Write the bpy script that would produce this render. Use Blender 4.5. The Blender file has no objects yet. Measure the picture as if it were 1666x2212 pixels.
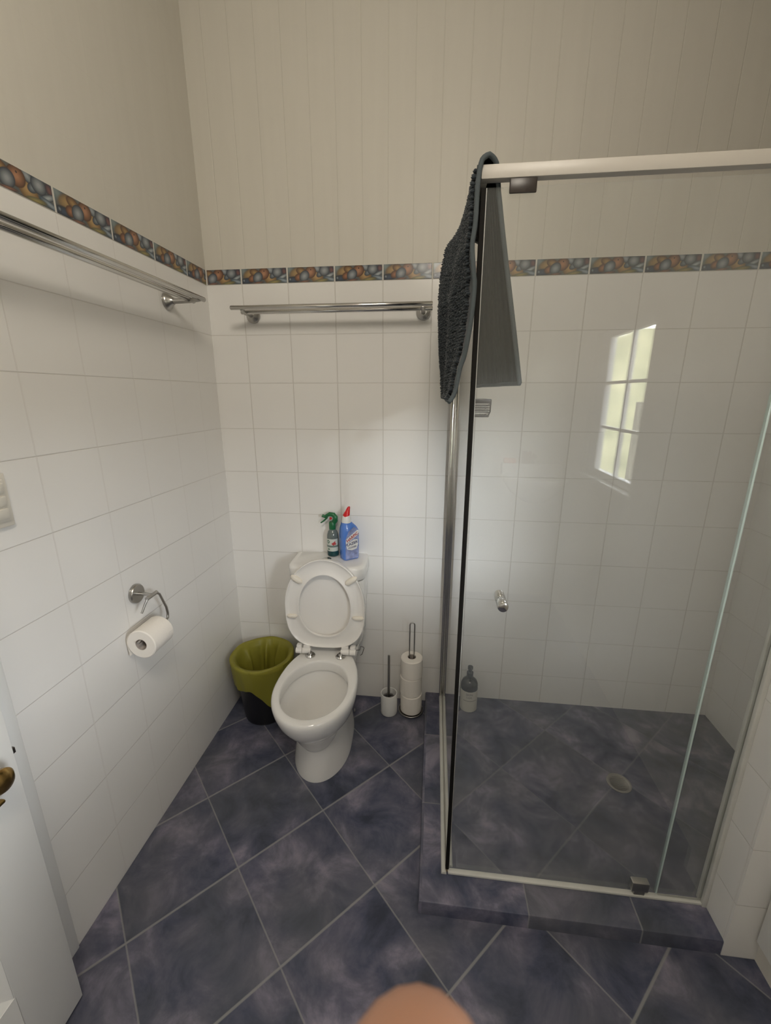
import bpy, bmesh, math, random
from mathutils import Vector, Matrix, noise
random.seed(7)
S = bpy.context.scene
COL = S.collection
PI = math.pi

# ------------------------------------------------------------------ camera, world, light, exposure
F_PX, W_PX, H_PX = 913.6, 1666, 2212
CAM = Vector((0.98411, -1.89530, 1.54777))
R_RIGHT = Vector((0.99354, 0.11347, 0.001196))
R_DOWN = Vector((0.031259, -0.263543, -0.964141))
R_FWD = Vector((-0.109086, 0.957951, -0.265388))
cd = bpy.data.cameras.new('camera')
cam = bpy.data.objects.new('camera', cd)
COL.objects.link(cam)
m3 = Matrix((R_RIGHT, -R_DOWN, -R_FWD)).transposed()
cam.matrix_world = Matrix.Translation(CAM) @ m3.to_4x4()
cd.sensor_fit = 'VERTICAL'
cd.sensor_height = 24.0
cd.sensor_width = 36.0
cd.lens = F_PX / H_PX * 24.0
cd.clip_start = 0.005
cd.dof.use_dof = True
cd.dof.focus_distance = 2.0
cd.dof.aperture_fstop = cd.lens / 0.9
S.camera = cam

vs = S.view_settings
vs.view_transform = 'Standard'
vs.look = 'None'
vs.gamma = 1.0
vs.use_curve_mapping = False
vs.exposure = 2.38
S.display_settings.display_device = 'sRGB'

w = bpy.data.worlds.new('sky'); S.world = w
w.use_nodes = True
wn = w.node_tree
bg = wn.nodes['Background']
# bright overcast sky above a pale green hillside that rises a few degrees over the horizon
wtc = wn.nodes.new('ShaderNodeTexCoord')
wsp = wn.nodes.new('ShaderNodeSeparateXYZ'); wn.links.new(wtc.outputs['Generated'], wsp.inputs[0])
wnz = wn.nodes.new('ShaderNodeTexNoise'); wnz.inputs['Scale'].default_value = 9.0; wn.links.new(wtc.outputs['Generated'], wnz.inputs['Vector'])
wad = wn.nodes.new('ShaderNodeMath'); wad.operation = 'MULTIPLY_ADD'
wn.links.new(wnz.outputs['Fac'], wad.inputs[0]); wad.inputs[1].default_value = 0.05; wn.links.new(wsp.outputs['Z'], wad.inputs[2])
wmr = wn.nodes.new('ShaderNodeMapRange'); wmr.interpolation_type = 'SMOOTHSTEP'
wn.links.new(wad.outputs[0], wmr.inputs['Value'])
wmr.inputs['From Min'].default_value = 0.135; wmr.inputs['From Max'].default_value = 0.185
wcr = wn.nodes.new('ShaderNodeMix'); wcr.data_type = 'RGBA'
wn.links.new(wmr.outputs['Result'], wcr.inputs[0])
SKY = 34.0
whl = wn.nodes.new('ShaderNodeMix'); whl.data_type = 'RGBA'
wn2 = wn.nodes.new('ShaderNodeTexNoise'); wn2.inputs['Scale'].default_value = 26.0; wn2.inputs['Detail'].default_value = 5.0
wn.links.new(wtc.outputs['Generated'], wn2.inputs['Vector'])
wn.links.new(wn2.outputs['Fac'], whl.inputs[0])
whl.inputs[6].default_value = (0.16, 0.20, 0.12, 1); whl.inputs[7].default_value = (0.90, 0.86, 0.56, 1)
wn.links.new(whl.outputs[2], wcr.inputs[6])
wcr.inputs[7].default_value = (0.96 * SKY, 0.985 * SKY, 1.05 * SKY, 1)
wn.links.new(wcr.outputs[2], bg.inputs[0])
# the overcast is brightest low over the hill and falls off towards the zenith
wfa = wn.nodes.new('ShaderNodeMapRange'); wfa.interpolation_type = 'SMOOTHSTEP'
wn.links.new(wsp.outputs['Z'], wfa.inputs['Value'])
wfa.inputs['From Min'].default_value = 0.20; wfa.inputs['From Max'].default_value = 0.46
wfa.inputs['To Min'].default_value = 1.0; wfa.inputs['To Max'].default_value = 0.16
# plus a glow added to one side, to throw daylight on the back wall
wdt = wn.nodes.new('ShaderNodeVectorMath'); wdt.operation = 'DOT_PRODUCT'
wn.links.new(wtc.outputs['Generated'], wdt.inputs[0]); wdt.inputs[1].default_value = (0.22, -0.9755, 0.0)
wsu = wn.nodes.new('ShaderNodeMapRange'); wsu.interpolation_type = 'SMOOTHSTEP'
wn.links.new(wdt.outputs['Value'], wsu.inputs['Value'])
wsu.inputs['From Min'].default_value = 0.90; wsu.inputs['From Max'].default_value = 1.0
wsu.inputs['To Min'].default_value = 0.22; wsu.inputs['To Max'].default_value = 2.9
wmu = wn.nodes.new('ShaderNodeMath'); wmu.operation = 'MULTIPLY'
wn.links.new(wfa.outputs['Result'], wmu.inputs[0]); wn.links.new(wsu.outputs['Result'], wmu.inputs[1])
wn.links.new(wmu.outputs[0], bg.inputs[1])

def area(name, loc, target, sx, sy, power, color):
    l = bpy.data.lights.new(name, 'AREA')
    l.shape = 'RECTANGLE'; l.size = sx; l.size_y = sy
    l.energy = power; l.color = color
    o = bpy.data.objects.new(name, l); COL.objects.link(o)
    o.location = loc
    d = Vector(target) - Vector(loc)
    o.rotation_euler = d.to_track_quat('-Z', 'Y').to_euler()
    return o
# daylight enters through the window behind the photographer (its portal helps the sampling);
# a weak warm fill is added high up to lift the upper walls
area('upper_wall_fill', (1.05, -2.15, 2.90), (0.0, -0.95, 2.1), 0.6, 0.6, 5.2, (1.0, 0.91, 0.78))
pl = area('window_portal', (2.0, -2.32, 1.495), (0.0, -2.32, 1.495), 0.70, 0.82, 1.0, (1, 1, 1))
pl.data.cycles.is_portal = True

cy = S.cycles
cy.use_denoising = True
cy.max_bounces = 10
cy.diffuse_bounces = 6
cy.glossy_bounces = 5
cy.transparent_max_bounces = 16
cy.caustics_reflective = False
cy.caustics_refractive = False
cy.sample_clamp_indirect = 4.0

# ------------------------------------------------------------------ materials
MATS = {}
def newmat(name):
    m = bpy.data.materials.new(name); m.use_nodes = True
    nt = m.node_tree
    b = nt.nodes['Principled BSDF']
    return m, nt, b
def srgb(r, g, b):
    f = lambda c: (c / 255.0 / 12.92) if c / 255.0 <= 0.04045 else ((c / 255.0 + 0.055) / 1.055) ** 2.4
    return (f(r), f(g), f(b), 1.0)
def pmat(name, col, rough=0.5, metal=0.0, spec=0.5, noise_amt=0.0, noise_scale=20.0, bump=0.0, bump_scale=60.0, trans=0.0, coat=0.0, sss=0.0):
    m, nt, b = newmat(name)
    b.inputs['Base Color'].default_value = col
    b.inputs['Roughness'].default_value = rough
    b.inputs['Metallic'].default_value = metal
    b.inputs['Specular IOR Level'].default_value = spec
    if trans: b.inputs['Transmission Weight'].default_value = trans
    if coat: b.inputs['Coat Weight'].default_value = coat; b.inputs['Coat Roughness'].default_value = 0.06
    if sss:
        b.inputs['Subsurface Weight'].default_value = sss
        b.inputs['Subsurface Radius'].default_value = (0.01, 0.004, 0.002)
        b.inputs['Subsurface Scale'].default_value = 0.5
    tc = nt.nodes.new('ShaderNodeTexCoord')
    n = nt.nodes.new('ShaderNodeTexNoise'); n.inputs['Scale'].default_value = noise_scale
    n.inputs['Detail'].default_value = 4
    nt.links.new(tc.outputs['Object'], n.inputs['Vector'])
    if noise_amt:
        mx = nt.nodes.new('ShaderNodeMix'); mx.data_type = 'RGBA'; mx.blend_type = 'MULTIPLY'
        mx.inputs[0].default_value = 1.0
        rp = nt.nodes.new('ShaderNodeMapRange')
        rp.inputs['From Min'].default_value = 0.3; rp.inputs['From Max'].default_value = 0.7
        rp.inputs['To Min'].default_value = 1.0 - noise_amt; rp.inputs['To Max'].default_value = 1.0
        nt.links.new(n.outputs['Fac'], rp.inputs['Value'])
        mx.inputs[6].default_value = col
        nt.links.new(rp.outputs['Result'], mx.inputs[7])
        nt.links.new(mx.outputs[2], b.inputs['Base Color'])
    if bump:
        n2 = nt.nodes.new('ShaderNodeTexNoise'); n2.inputs['Scale'].default_value = bump_scale
        n2.inputs['Detail'].default_value = 3
        nt.links.new(tc.outputs['Object'], n2.inputs['Vector'])
        bp = nt.nodes.new('ShaderNodeBump'); bp.inputs['Strength'].default_value = bump
        bp.inputs['Distance'].default_value = 0.002
        nt.links.new(n2.outputs['Fac'], bp.inputs['Height'])
        nt.links.new(bp.outputs['Normal'], b.inputs['Normal'])
    MATS[name] = m
    return m

def math_node(nt, op, a, b=None, c=None):
    n = nt.nodes.new('ShaderNodeMath'); n.operation = op
    for i, v in enumerate((a, b, c)):
        if v is None: continue
        if isinstance(v, (int, float)): n.inputs[i].default_value = v
        else: nt.links.new(v, n.inputs[i])
    return n.outputs[0]
def mixc(nt, fac, a, b, mode='MIX'):
    n = nt.nodes.new('ShaderNodeMix'); n.data_type = 'RGBA'; n.blend_type = mode
    for i, v in ((0, fac), (6, a), (7, b)):
        if isinstance(v, (int, float)): n.inputs[i].default_value = v
        elif isinstance(v, tuple): n.inputs[i].default_value = v
        else: nt.links.new(v, n.inputs[i])
    return n.outputs[2]
def line_mask(nt, coord, offset, period, half):
    """1 on a joint line, 0 elsewhere, soft edged"""
    a = math_node(nt, 'SUBTRACT', coord, offset)
    a = math_node(nt, 'DIVIDE', a, period)
    a = math_node(nt, 'ADD', a, 0.5)
    a = math_node(nt, 'FRACT', a)
    a = math_node(nt, 'SUBTRACT', a, 0.5)
    a = math_node(nt, 'ABSOLUTE', a)
    a = math_node(nt, 'MULTIPLY', a, period)
    n = nt.nodes.new('ShaderNodeMapRange'); n.interpolation_type = 'SMOOTHSTEP'
    nt.links.new(a, n.inputs['Value'])
    n.inputs['From Min'].default_value = half * 0.5; n.inputs['From Max'].default_value = half * 1.5
    n.inputs['To Min'].default_value = 1.0; n.inputs['To Max'].default_value = 0.0
    return n.outputs['Result']

def wall_tile_mat(name, axis, off, panel_off):
    """white glazed 200 mm wall tiles below the border, cream vertical boarding above it"""
    m, nt, b = newmat(name)
    g = nt.nodes.new('ShaderNodeNewGeometry')
    sp = nt.nodes.new('ShaderNodeSeparateXYZ'); nt.links.new(g.outputs['Position'], sp.inputs[0])
    h = sp.outputs['X' if axis == 'x' else 'Y']; z = sp.outputs['Z']
    v = line_mask(nt, h, off, 0.2, 0.0019)
    hz = line_mask(nt, z, 0.0, 0.2, 0.0013)
    if axis == 'y': v = math_node(nt, 'MULTIPLY', v, 0.45)
    joint = math_node(nt, 'MAXIMUM', v, hz)
    board = math_node(nt, 'MULTIPLY', line_mask(nt, h, panel_off, 0.1, 0.0016), 1.0 if axis == 'x' else 0.12)
    up = math_node(nt, 'GREATER_THAN', z, 2.03)
    n = nt.nodes.new('ShaderNodeTexNoise'); n.inputs['Scale'].default_value = 1.7; n.inputs['Detail'].default_value = 2
    nt.links.new(g.outputs['Position'], n.inputs['Vector'])
    tile = mixc(nt, n.outputs['Fac'], (0.80, 0.79, 0.77, 1), (0.845, 0.835, 0.815, 1))
    tile = mixc(nt, math_node(nt, 'MULTIPLY', joint, 0.56 if axis == 'x' else 0.5), tile, (0.50, 0.47, 0.43, 1))
    mp = nt.nodes.new('ShaderNodeMapping'); mp.inputs['Scale'].default_value = (9, 9, 0.6)
    nt.links.new(g.outputs['Position'], mp.inputs['Vector'])
    n2 = nt.nodes.new('ShaderNodeTexNoise'); n2.inputs['Scale'].default_value = 3.0; n2.inputs['Detail'].default_value = 4
    nt.links.new(mp.outputs[0], n2.inputs['Vector'])
    pan = mixc(nt, n2.outputs['Fac'], (0.60, 0.575, 0.515, 1), (0.65, 0.625, 0.56, 1))
    pan = mixc(nt, math_node(nt, 'MULTIPLY', board, 0.10), pan, (0.40, 0.37, 0.31, 1))
    colr = mixc(nt, up, tile, pan)
    nt.links.new(colr, b.inputs['Base Color'])
    rgh = math_node(nt, 'MULTIPLY_ADD', up, 0.30, 0.16)
    rgh = math_node(nt, 'MULTIPLY_ADD', joint, 0.3, rgh)
    nt.links.new(rgh, b.inputs['Roughness'])
    b.inputs['Specular IOR Level'].default_value = 0.35
    lines = mixc(nt, up, joint, board)
    # tiles are never perfectly flush: a faint slow ripple as well
    n3 = nt.nodes.new('ShaderNodeTexNoise'); n3.inputs['Scale'].default_value = 5.0; n3.inputs['Detail'].default_value = 1
    nt.links.new(g.outputs['Position'], n3.inputs['Vector'])
    hgt = math_node(nt, 'MULTIPLY_ADD', n3.outputs['Fac'], 0.8, math_node(nt, 'MULTIPLY', lines, -0.8))
    bp = nt.nodes.new('ShaderNodeBump'); bp.inputs['Strength'].default_value = 0.5; bp.inputs['Distance'].default_value = 0.0018
    nt.links.new(hgt, bp.inputs['Height'])
    nt.links.new(bp.outputs['Normal'], b.inputs['Normal'])
    return m
M_BACK = wall_tile_mat('wall_tile_back', 'x', 0.1568, 0.0768)
M_SIDE = wall_tile_mat('wall_tile_side', 'y', -0.148, -0.05)
M_PLASTER = pmat('cream_plaster', (0.74, 0.71, 0.65, 1), 0.55, noise_amt=0.05, noise_scale=3)
M_CEIL = pmat('ceiling_white', (0.78, 0.76, 0.71, 1), 0.7)

def slate_mat(name, mode, jw=0.75):
    """blue grey mottled floor tiles; mode 'diag' = 333 mm laid on the diagonal, 'curb' = straight cut pieces"""
    m, nt, b = newmat(name)
    g = nt.nodes.new('ShaderNodeNewGeometry')
    P = g.outputs['Position']
    sp = nt.nodes.new('ShaderNodeSeparateXYZ'); nt.links.new(P, sp.inputs[0])
    x, y = sp.outputs['X'], sp.outputs['Y']
    r2 = math.sqrt(0.5)
    if mode == 'diag':
        a = math_node(nt, 'MULTIPLY', math_node(nt, 'ADD', x, y), r2)
        c = math_node(nt, 'MULTIPLY', math_node(nt, 'SUBTRACT', x, y), r2)
        la = line_mask(nt, a, (0.367 - 0.894) * r2, 0.3315, 0.0022)
        lc = line_mask(nt, c, (0.367 + 0.894) * r2, 0.3315, 0.0034)
        joint = math_node(nt, 'MAXIMUM', math_node(nt, 'MULTIPLY', la, 0.8), lc)
        cells = [math_node(nt, 'FLOOR', math_node(nt, 'DIVIDE', math_node(nt, 'SUBTRACT', q, o), 0.3315)) for q, o in ((a, (0.367 - 0.894) * r2), (c, (0.367 + 0.894) * r2))]
    else:
        la = line_mask(nt, y, -0.287, 0.339, 0.0022)
        lc = line_mask(nt, x, 1.31, 0.32, 0.0022)
        inx = math_node(nt, 'GREATER_THAN', x, 1.09)
        iny = math_node(nt, 'GREATER_THAN', y, -0.82)
        joint = math_node(nt, 'MAXIMUM', math_node(nt, 'MULTIPLY', la, iny), math_node(nt, 'MULTIPLY', lc, inx))
        cells = [math_node(nt, 'FLOOR', math_node(nt, 'DIVIDE', math_node(nt, 'SUBTRACT', y, -0.287), 0.339)), math_node(nt, 'FLOOR', math_node(nt, 'DIVIDE', math_node(nt, 'SUBTRACT', x, 1.31), 0.32))]
    cid = nt.nodes.new('ShaderNodeCombineXYZ')
    nt.links.new(cells[0], cid.inputs[0]); nt.links.new(cells[1], cid.inputs[1])
    wnz = nt.nodes.new('ShaderNodeTexWhiteNoise'); wnz.noise_dimensions = '3D'
    nt.links.new(cid.outputs[0], wnz.inputs['Vector'])
    off = nt.nodes.new('ShaderNodeVectorMath'); off.operation = 'MULTIPLY_ADD'
    nt.links.new(wnz.outputs['Color'], off.inputs[0]); off.inputs[1].default_value = (9, 9, 9)
    nt.links.new(P, off.inputs[2])
    n1 = nt.nodes.new('ShaderNodeTexNoise'); n1.inputs['Scale'].default_value = 7.0; n1.inputs['Detail'].default_value = 6
    n1.inputs['Roughness'].default_value = 0.62; n1.inputs['Distortion'].default_value = 0.4
    nt.links.new(off.outputs[0], n1.inputs['Vector'])
    cr = nt.nodes.new('ShaderNodeValToRGB')
    e = cr.color_ramp.elements
    e[0].position = 0.32; e[0].color = (0.038, 0.044, 0.073, 1)
    e[1].position = 0.70; e[1].color = (0.29, 0.270, 0.345, 1)
    k = e.new(0.44); k.color = (0.076, 0.085, 0.134, 1)
    k = e.new(0.55); k.color = (0.136, 0.134, 0.188, 1)
    nt.links.new(n1.outputs['Fac'], cr.inputs['Fac'])
    n2 = nt.nodes.new('ShaderNodeTexNoise'); n2.inputs['Scale'].default_value = 2.6; n2.inputs['Detail'].default_value = 3
    nt.links.new(off.outputs[0], n2.inputs['Vector'])
    rp = nt.nodes.new('ShaderNodeMapRange')
    nt.links.new(n2.outputs['Fac'], rp.inputs['Value'])
    rp.inputs['From Min'].default_value = 0.42; rp.inputs['From Max'].default_value = 0.68
    rp.inputs['To Min'].default_value = 0.0; rp.inputs['To Max'].default_value = 0.55
    colr = mixc(nt, rp.outputs['Result'], cr.outputs['Color'], (0.110, 0.116, 0.124, 1))
    colr = mixc(nt, math_node(nt, 'MULTIPLY', joint, jw), colr, (0.31, 0.31, 0.31, 1))
    nt.links.new(colr, b.inputs['Base Color'])
    nt.links.new(math_node(nt, 'MULTIPLY_ADD', joint, 0.3, 0.42), b.inputs['Roughness'])
    b.inputs['Specular IOR Level'].default_value = 0.35
    hgt = math_node(nt, 'MULTIPLY_ADD', n1.outputs['Fac'], 0.5, math_node(nt, 'MULTIPLY', joint, -0.7))
    bp = nt.nodes.new('ShaderNodeBump'); bp.inputs['Strength'].default_value = 0.35; bp.inputs['Distance'].default_value = 0.002
    nt.links.new(hgt, bp.inputs['Height'])
    nt.links.new(bp.outputs['Normal'], b.inputs['Normal'])
    return m
M_FLOOR = slate_mat('slate_floor', 'diag')
M_CURB = slate_mat('slate_curb', 'curb', 0.5)
M_SHOWER = slate_mat('slate_shower', 'diag', 0.28)

def border_mat():
    """painted pattern of the narrow border tiles: overlapping fish-like pebbles; uv (0..1) per tile"""
    m, nt, b = newmat('border_tile')
    uv = nt.nodes.new('ShaderNodeUVMap')
    n = nt.nodes.new('ShaderNodeTexNoise'); n.inputs['Scale'].default_value = 3.2; n.inputs['Detail'].default_value = 3
    nt.links.new(uv.outputs[0], n.inputs['Vector'])
    col = mixc(nt, n.outputs['Fac'], (0.045, 0.075, 0.10, 1), (0.16, 0.15, 0.12, 1))
    def blob(col, c, r, rot, inner, outer, soft=0.12):
        mp = nt.nodes.new('ShaderNodeMapping'); mp.vector_type = 'TEXTURE'
        mp.inputs['Location'].default_value = (c[0] * 2.9, c[1], 0)
        mp.inputs['Rotation'].default_value = (0, 0, rot)
        mp.inputs['Scale'].default_value = (r[0] * 2.9, r[1], 1)
        sc = nt.nodes.new('ShaderNodeVectorMath'); sc.operation = 'MULTIPLY'
        nt.links.new(uv.outputs[0], sc.inputs[0]); sc.inputs[1].default_value = (2.9, 1, 0)
        nt.links.new(sc.outputs[0], mp.inputs['Vector'])
        ln = nt.nodes.new('ShaderNodeVectorMath'); ln.operation = 'LENGTH'
        nt.links.new(mp.outputs[0], ln.inputs[0])
        d = ln.outputs['Value']
        mr = nt.nodes.new('ShaderNodeMapRange'); mr.interpolation_type = 'SMOOTHSTEP'
        nt.links.new(d, mr.inputs['Value'])
        mr.inputs['From Min'].default_value = 1 - soft; mr.inputs['From Max'].default_value = 1 + soft
        mr.inputs['To Min'].default_value = 1; mr.inputs['To Max'].default_value = 0
        mi = nt.nodes.new('ShaderNodeMapRange'); nt.links.new(d, mi.inputs['Value'])
        mi.inputs['From Min'].default_value = 0.15; mi.inputs['From Max'].default_value = 0.95
        body = mixc(nt, mi.outputs['Result'], inner, outer)
        return mixc(nt, mr.outputs['Result'], col, body)
    DK = (0.030, 0.035, 0.045, 1); BRN = (0.085, 0.045, 0.028, 1)
    GR, GRD = (0.31, 0.335, 0.35, 1), (0.040, 0.050, 0.065, 1)
    col = blob(col, (0.05, 0.85), (0.10, 0.40), 0.3, (0.20, 0.24, 0.24, 1), (0.10, 0.13, 0.14, 1), 0.4)
    col = blob(col, (0.20, 0.64), (0.16, 0.30), 0.5, (0.38, 0.25, 0.11, 1), (0.17, 0.12, 0.07, 1), 0.22)
    col = blob(col, (0.30, 0.72), (0.11, 0.24), -0.5, (0.34, 0.21, 0.09, 1), BRN, 0.12)
    col = blob(col, (0.12, 0.18), (0.15, 0.22), 0.1, (0.055, 0.075, 0.11, 1), DK, 0.2)
    col = blob(col, (0.06, 0.22), (0.030, 0.11), 0.2, (0.22, 0.26, 0.30, 1), DK, 0.15)
    col = blob(col, (0.24, 0.34), (0.075, 0.26), -0.7, (0.33, 0.15, 0.08, 1), BRN, 0.10)
    col = blob(col, (0.62, 0.36), (0.20, 0.36), -1.0, (0.42, 0.27, 0.12, 1), (0.16, 0.10, 0.05, 1), 0.10)
    col = blob(col, (0.64, 0.86), (0.075, 0.30), 0.75, (0.30, 0.33, 0.35, 1), GRD, 0.08)
    col = blob(col, (0.495, 0.64), (0.118, 0.40), -0.35, (0.42, 0.21, 0.12, 1), BRN, 0.06)
    col = blob(col, (0.505, 0.80), (0.013, 0.045), 0, DK, BRN, 0.2)
    col = blob(col, (0.365, 0.40), (0.100, 0.38), -0.45, GR, GRD, 0.06)
    col = blob(col, (0.70, 0.52), (0.060, 0.27), -0.8, (0.20, 0.23, 0.25, 1), GRD, 0.08)
    col = blob(col, (0.79, 0.72), (0.110, 0.36), -0.30, GR, GRD, 0.07)
    col = blob(col, (0.94, 0.74), (0.055, 0.26), 0.2, (0.17, 0.085, 0.08, 1), (0.045, 0.04, 0.06, 1), 0.15)
    col = blob(col, (0.90, 0.40), (0.15, 0.13), 0.50, (0.38, 0.42, 0.44, 1), GRD, 0.12)
    col = blob(col, (0.92, 0.17), (0.16, 0.13), -0.30, (0.28, 0.33, 0.37, 1), (0.05, 0.075, 0.10, 1), 0.14)
    col = blob(col, (0.72, 0.08), (0.15, 0.12), 0.15, (0.30, 0.25, 0.10, 1), (0.11, 0.11, 0.07, 1), 0.2)
    col = blob(col, (0.36, 0.05), (0.13, 0.08), 0.15, (0.26, 0.13, 0.09, 1), (0.08, 0.06, 0.06, 1), 0.2)
    nt.links.new(col, b.inputs['Base Color'])
    b.inputs['Roughness'].default_value = 0.22
    return m
M_BORDER = border_mat()
M_GROUT = pmat('white_grout', (0.62, 0.60, 0.55, 1), 0.7)

M_CERAMIC = pmat('white_ceramic', (0.82, 0.81, 0.79, 1), 0.09, spec=0.55)
M_CERAMIC_MATT = pmat('matt_ceramic', (0.80, 0.80, 0.78, 1), 0.35)
M_SEAT = pmat('white_seat_plastic', (0.83, 0.81, 0.78, 1), 0.24)
M_BUMPER = pmat('cream_bumper', (0.80, 0.75, 0.66, 1), 0.35)
M_CHROME = pmat('chrome', (0.62, 0.61, 0.59, 1), 0.13, metal=1.0)
M_STEEL = pmat('brushed_steel', (0.45, 0.44, 0.42, 1), 0.28, metal=1.0)
M_DARKSTEEL = pmat('dark_steel', (0.16, 0.145, 0.13, 1), 0.3, metal=1.0)
M_BRASS = pmat('aged_brass', (0.40, 0.26, 0.09, 1), 0.25, metal=1.0, noise_amt=0.3, noise_scale=60)
M_WHITEPAINT = pmat('white_paint', (0.86, 0.86, 0.84, 1), 0.35)
M_OFFWHITE = pmat('offwhite_plastic', (0.72, 0.69, 0.62, 1), 0.4)
M_SILICONE = pmat('white_silicone', (0.72, 0.72, 0.68, 1), 0.4, noise_amt=0.12, noise_scale=14)
M_GRIME = pmat('brown_grime', (0.22, 0.17, 0.11, 1), 0.7, noise_amt=0.35, noise_scale=30)
M_DARKPL = pmat('dark_brown_plastic', (0.030, 0.022, 0.018, 1), 0.35)
M_BLACK = pmat('black_plastic', (0.010, 0.010, 0.012, 1), 0.38)
M_PAPER = pmat('toilet_paper', (0.84, 0.80, 0.74, 1), 0.9, bump=0.25, bump_scale=220)
M_CARD = pmat('cardboard_core', (0.42, 0.37, 0.33, 1), 0.9)
M_SKIN = pmat('skin', (0.37, 0.195, 0.128, 1), 0.45, noise_amt=0.08, noise_scale=60, sss=0.15)
M_NAIL = pmat('nail', (0.70, 0.42, 0.34, 1), 0.3)
M_HEADER = pmat('satin_white_aluminium', (0.52, 0.49, 0.445, 1), 0.36, spec=0.4)
M_SEAL = pmat('dark_edge_seal', (0.010, 0.009, 0.008, 1), 0.7, spec=0.1)
M_EDGE = pmat('glass_edge_painted_gleam', (0.60, 0.74, 0.72, 1), 0.12, spec=0.8)  # aqua glass edge, with reflected window light put into its pale colour
M_CLEAR_EDGE = pmat('strip_painted_glint', (0.42, 0.42, 0.40, 1), 0.35)  # grey colour stands in for the bright reflection along the clear strip

def glass_mat(name, tint, haze):
    m = bpy.data.materials.new(name); m.use_nodes = True
    nt = m.node_tree; nt.nodes.clear()
    out = nt.nodes.new('ShaderNodeOutputMaterial')
    g = nt.nodes.new('ShaderNodeNewGeometry')
    dt = nt.nodes.new('ShaderNodeVectorMath'); dt.operation = 'DOT_PRODUCT'
    nt.links.new(g.outputs['Normal'], dt.inputs[0]); nt.links.new(g.outputs['Incoming'], dt.inputs[1])
    c = math_node(nt, 'ABSOLUTE', dt.outputs['Value'])
    f = math_node(nt, 'POWER', math_node(nt, 'SUBTRACT', 1.0, c), 5.0)
    f = math_node(nt, 'MULTIPLY_ADD', f, 0.95, 0.045)
    tr = nt.nodes.new('ShaderNodeBsdfTransparent'); tr.inputs[0].default_value = tint
    gl = nt.nodes.new('ShaderNodeBsdfGlossy'); gl.inputs['Roughness'].default_value = 0.0
    gl.inputs['Color'].default_value = (1, 1, 1, 1)
    mx = nt.nodes.new('ShaderNodeMixShader')
    nt.links.new(f, mx.inputs[0]); nt.links.new(tr.outputs[0], mx.inputs[1]); nt.links.new(gl.outputs[0], mx.inputs[2])
    res = mx.outputs[0]
    if haze:
        # dried water marks and soap film on the pane, a little more along its foot
        sp = nt.nodes.new('ShaderNodeSeparateXYZ'); nt.links.new(g.outputs['Position'], sp.inputs[0])
        mr = nt.nodes.new('ShaderNodeMapRange'); nt.links.new(sp.outputs['Z'], mr.inputs['Value'])
        mr.interpolation_type = 'SMOOTHSTEP'
        mr.inputs['From Min'].default_value = 0.05; mr.inputs['From Max'].default_value = 0.24
        mr.inputs['To Min'].default_value = haze * 2.0; mr.inputs['To Max'].default_value = haze
        mp = nt.nodes.new('ShaderNodeMapping'); mp.inputs['Scale'].default_value = (5, 5, 1.2)
        nt.links.new(g.outputs['Position'], mp.inputs['Vector'])
        n = nt.nodes.new('ShaderNodeTexNoise'); n.inputs['Scale'].default_value = 2.0; n.inputs['Detail'].default_value = 3
        nt.links.new(mp.outputs[0], n.inputs['Vector'])
        hz = math_node(nt, 'MULTIPLY', mr.outputs['Result'], math_node(nt, 'MULTIPLY_ADD', n.outputs['Fac'], 1.0, 0.5))
        df = nt.nodes.new('ShaderNodeBsdfDiffuse'); df.inputs['Color'].default_value = (0.76, 0.80, 0.79, 1)
        mx2 = nt.nodes.new('ShaderNodeMixShader')
        nt.links.new(hz, mx2.inputs[0]); nt.links.new(res, mx2.inputs[1]); nt.links.new(df.outputs[0], mx2.inputs[2])
        res = mx2.outputs[0]
    nt.links.new(res, out.inputs['Surface'])
    return m
M_GLASS = glass_mat('shower_glass', (0.985, 0.990, 0.987, 1), 0.030)
M_WINGLASS = glass_mat('window_glass', (0.98, 0.99, 0.98, 1), 0)

# ------------------------------------------------------------------ mesh helpers
def smooth(me, angle=40):
    if len(me.polygons) == 0: return
    me.polygons.foreach_set('use_smooth', [True] * len(me.polygons))
    me.set_sharp_from_angle(angle=math.radians(angle))
def finish(name, bm, mat, parent=None, angle=40, loc=None):
    bmesh.ops.recalc_face_normals(bm, faces=bm.faces)
    me = bpy.data.meshes.new(name)
    bm.to_mesh(me); bm.free()
    for mm in (mat if isinstance(mat, (list, tuple)) else [mat]): me.materials.append(mm)
    smooth(me, angle)
    o = bpy.data.objects.new(name, me); COL.objects.link(o)
    if parent is not None: o.parent = parent
    if loc is not None: o.location = loc
    return o
def box(bm, lo, hi, bev=0.0, seg=2, rot=None, mi=0):
    lo, hi = Vector(lo), Vector(hi)
    c, s = (lo + hi) / 2, hi - lo
    M = Matrix.Translation(c) @ (rot.to_4x4() if rot is not None else Matrix.Identity(4)) @ Matrix.Diagonal((*s, 1))
    r = bmesh.ops.create_cube(bm, size=1.0, matrix=M)
    vsn = r['verts']
    fs = list({f for v in vsn for f in v.link_faces})
    for f in fs: f.material_index = mi
    if bev > 0:
        es = list({e for v in vsn for e in v.link_edges})
        bmesh.ops.bevel(bm, geom=es, offset=bev, segments=seg, profile=0.5, affect='EDGES')
def rings(bm, rs, close=True, cap0=True, cap1=True, mi=0):
    """skin a list of rings (each a list of points)"""
    V = [[bm.verts.new(p) for p in r] for r in rs]
    n = len(V[0])
    for a, b in zip(V[:-1], V[1:]):
        for i in range(n if close else n - 1):
            j = (i + 1) % n
            f = bm.faces.new((a[i], a[j], b[j], b[i])); f.material_index = mi
    if cap0 and close: bm.faces.new(list(reversed(V[0]))).material_index = mi
    if cap1 and close: bm.faces.new(V[-1]).material_index = mi
    return V
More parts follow.
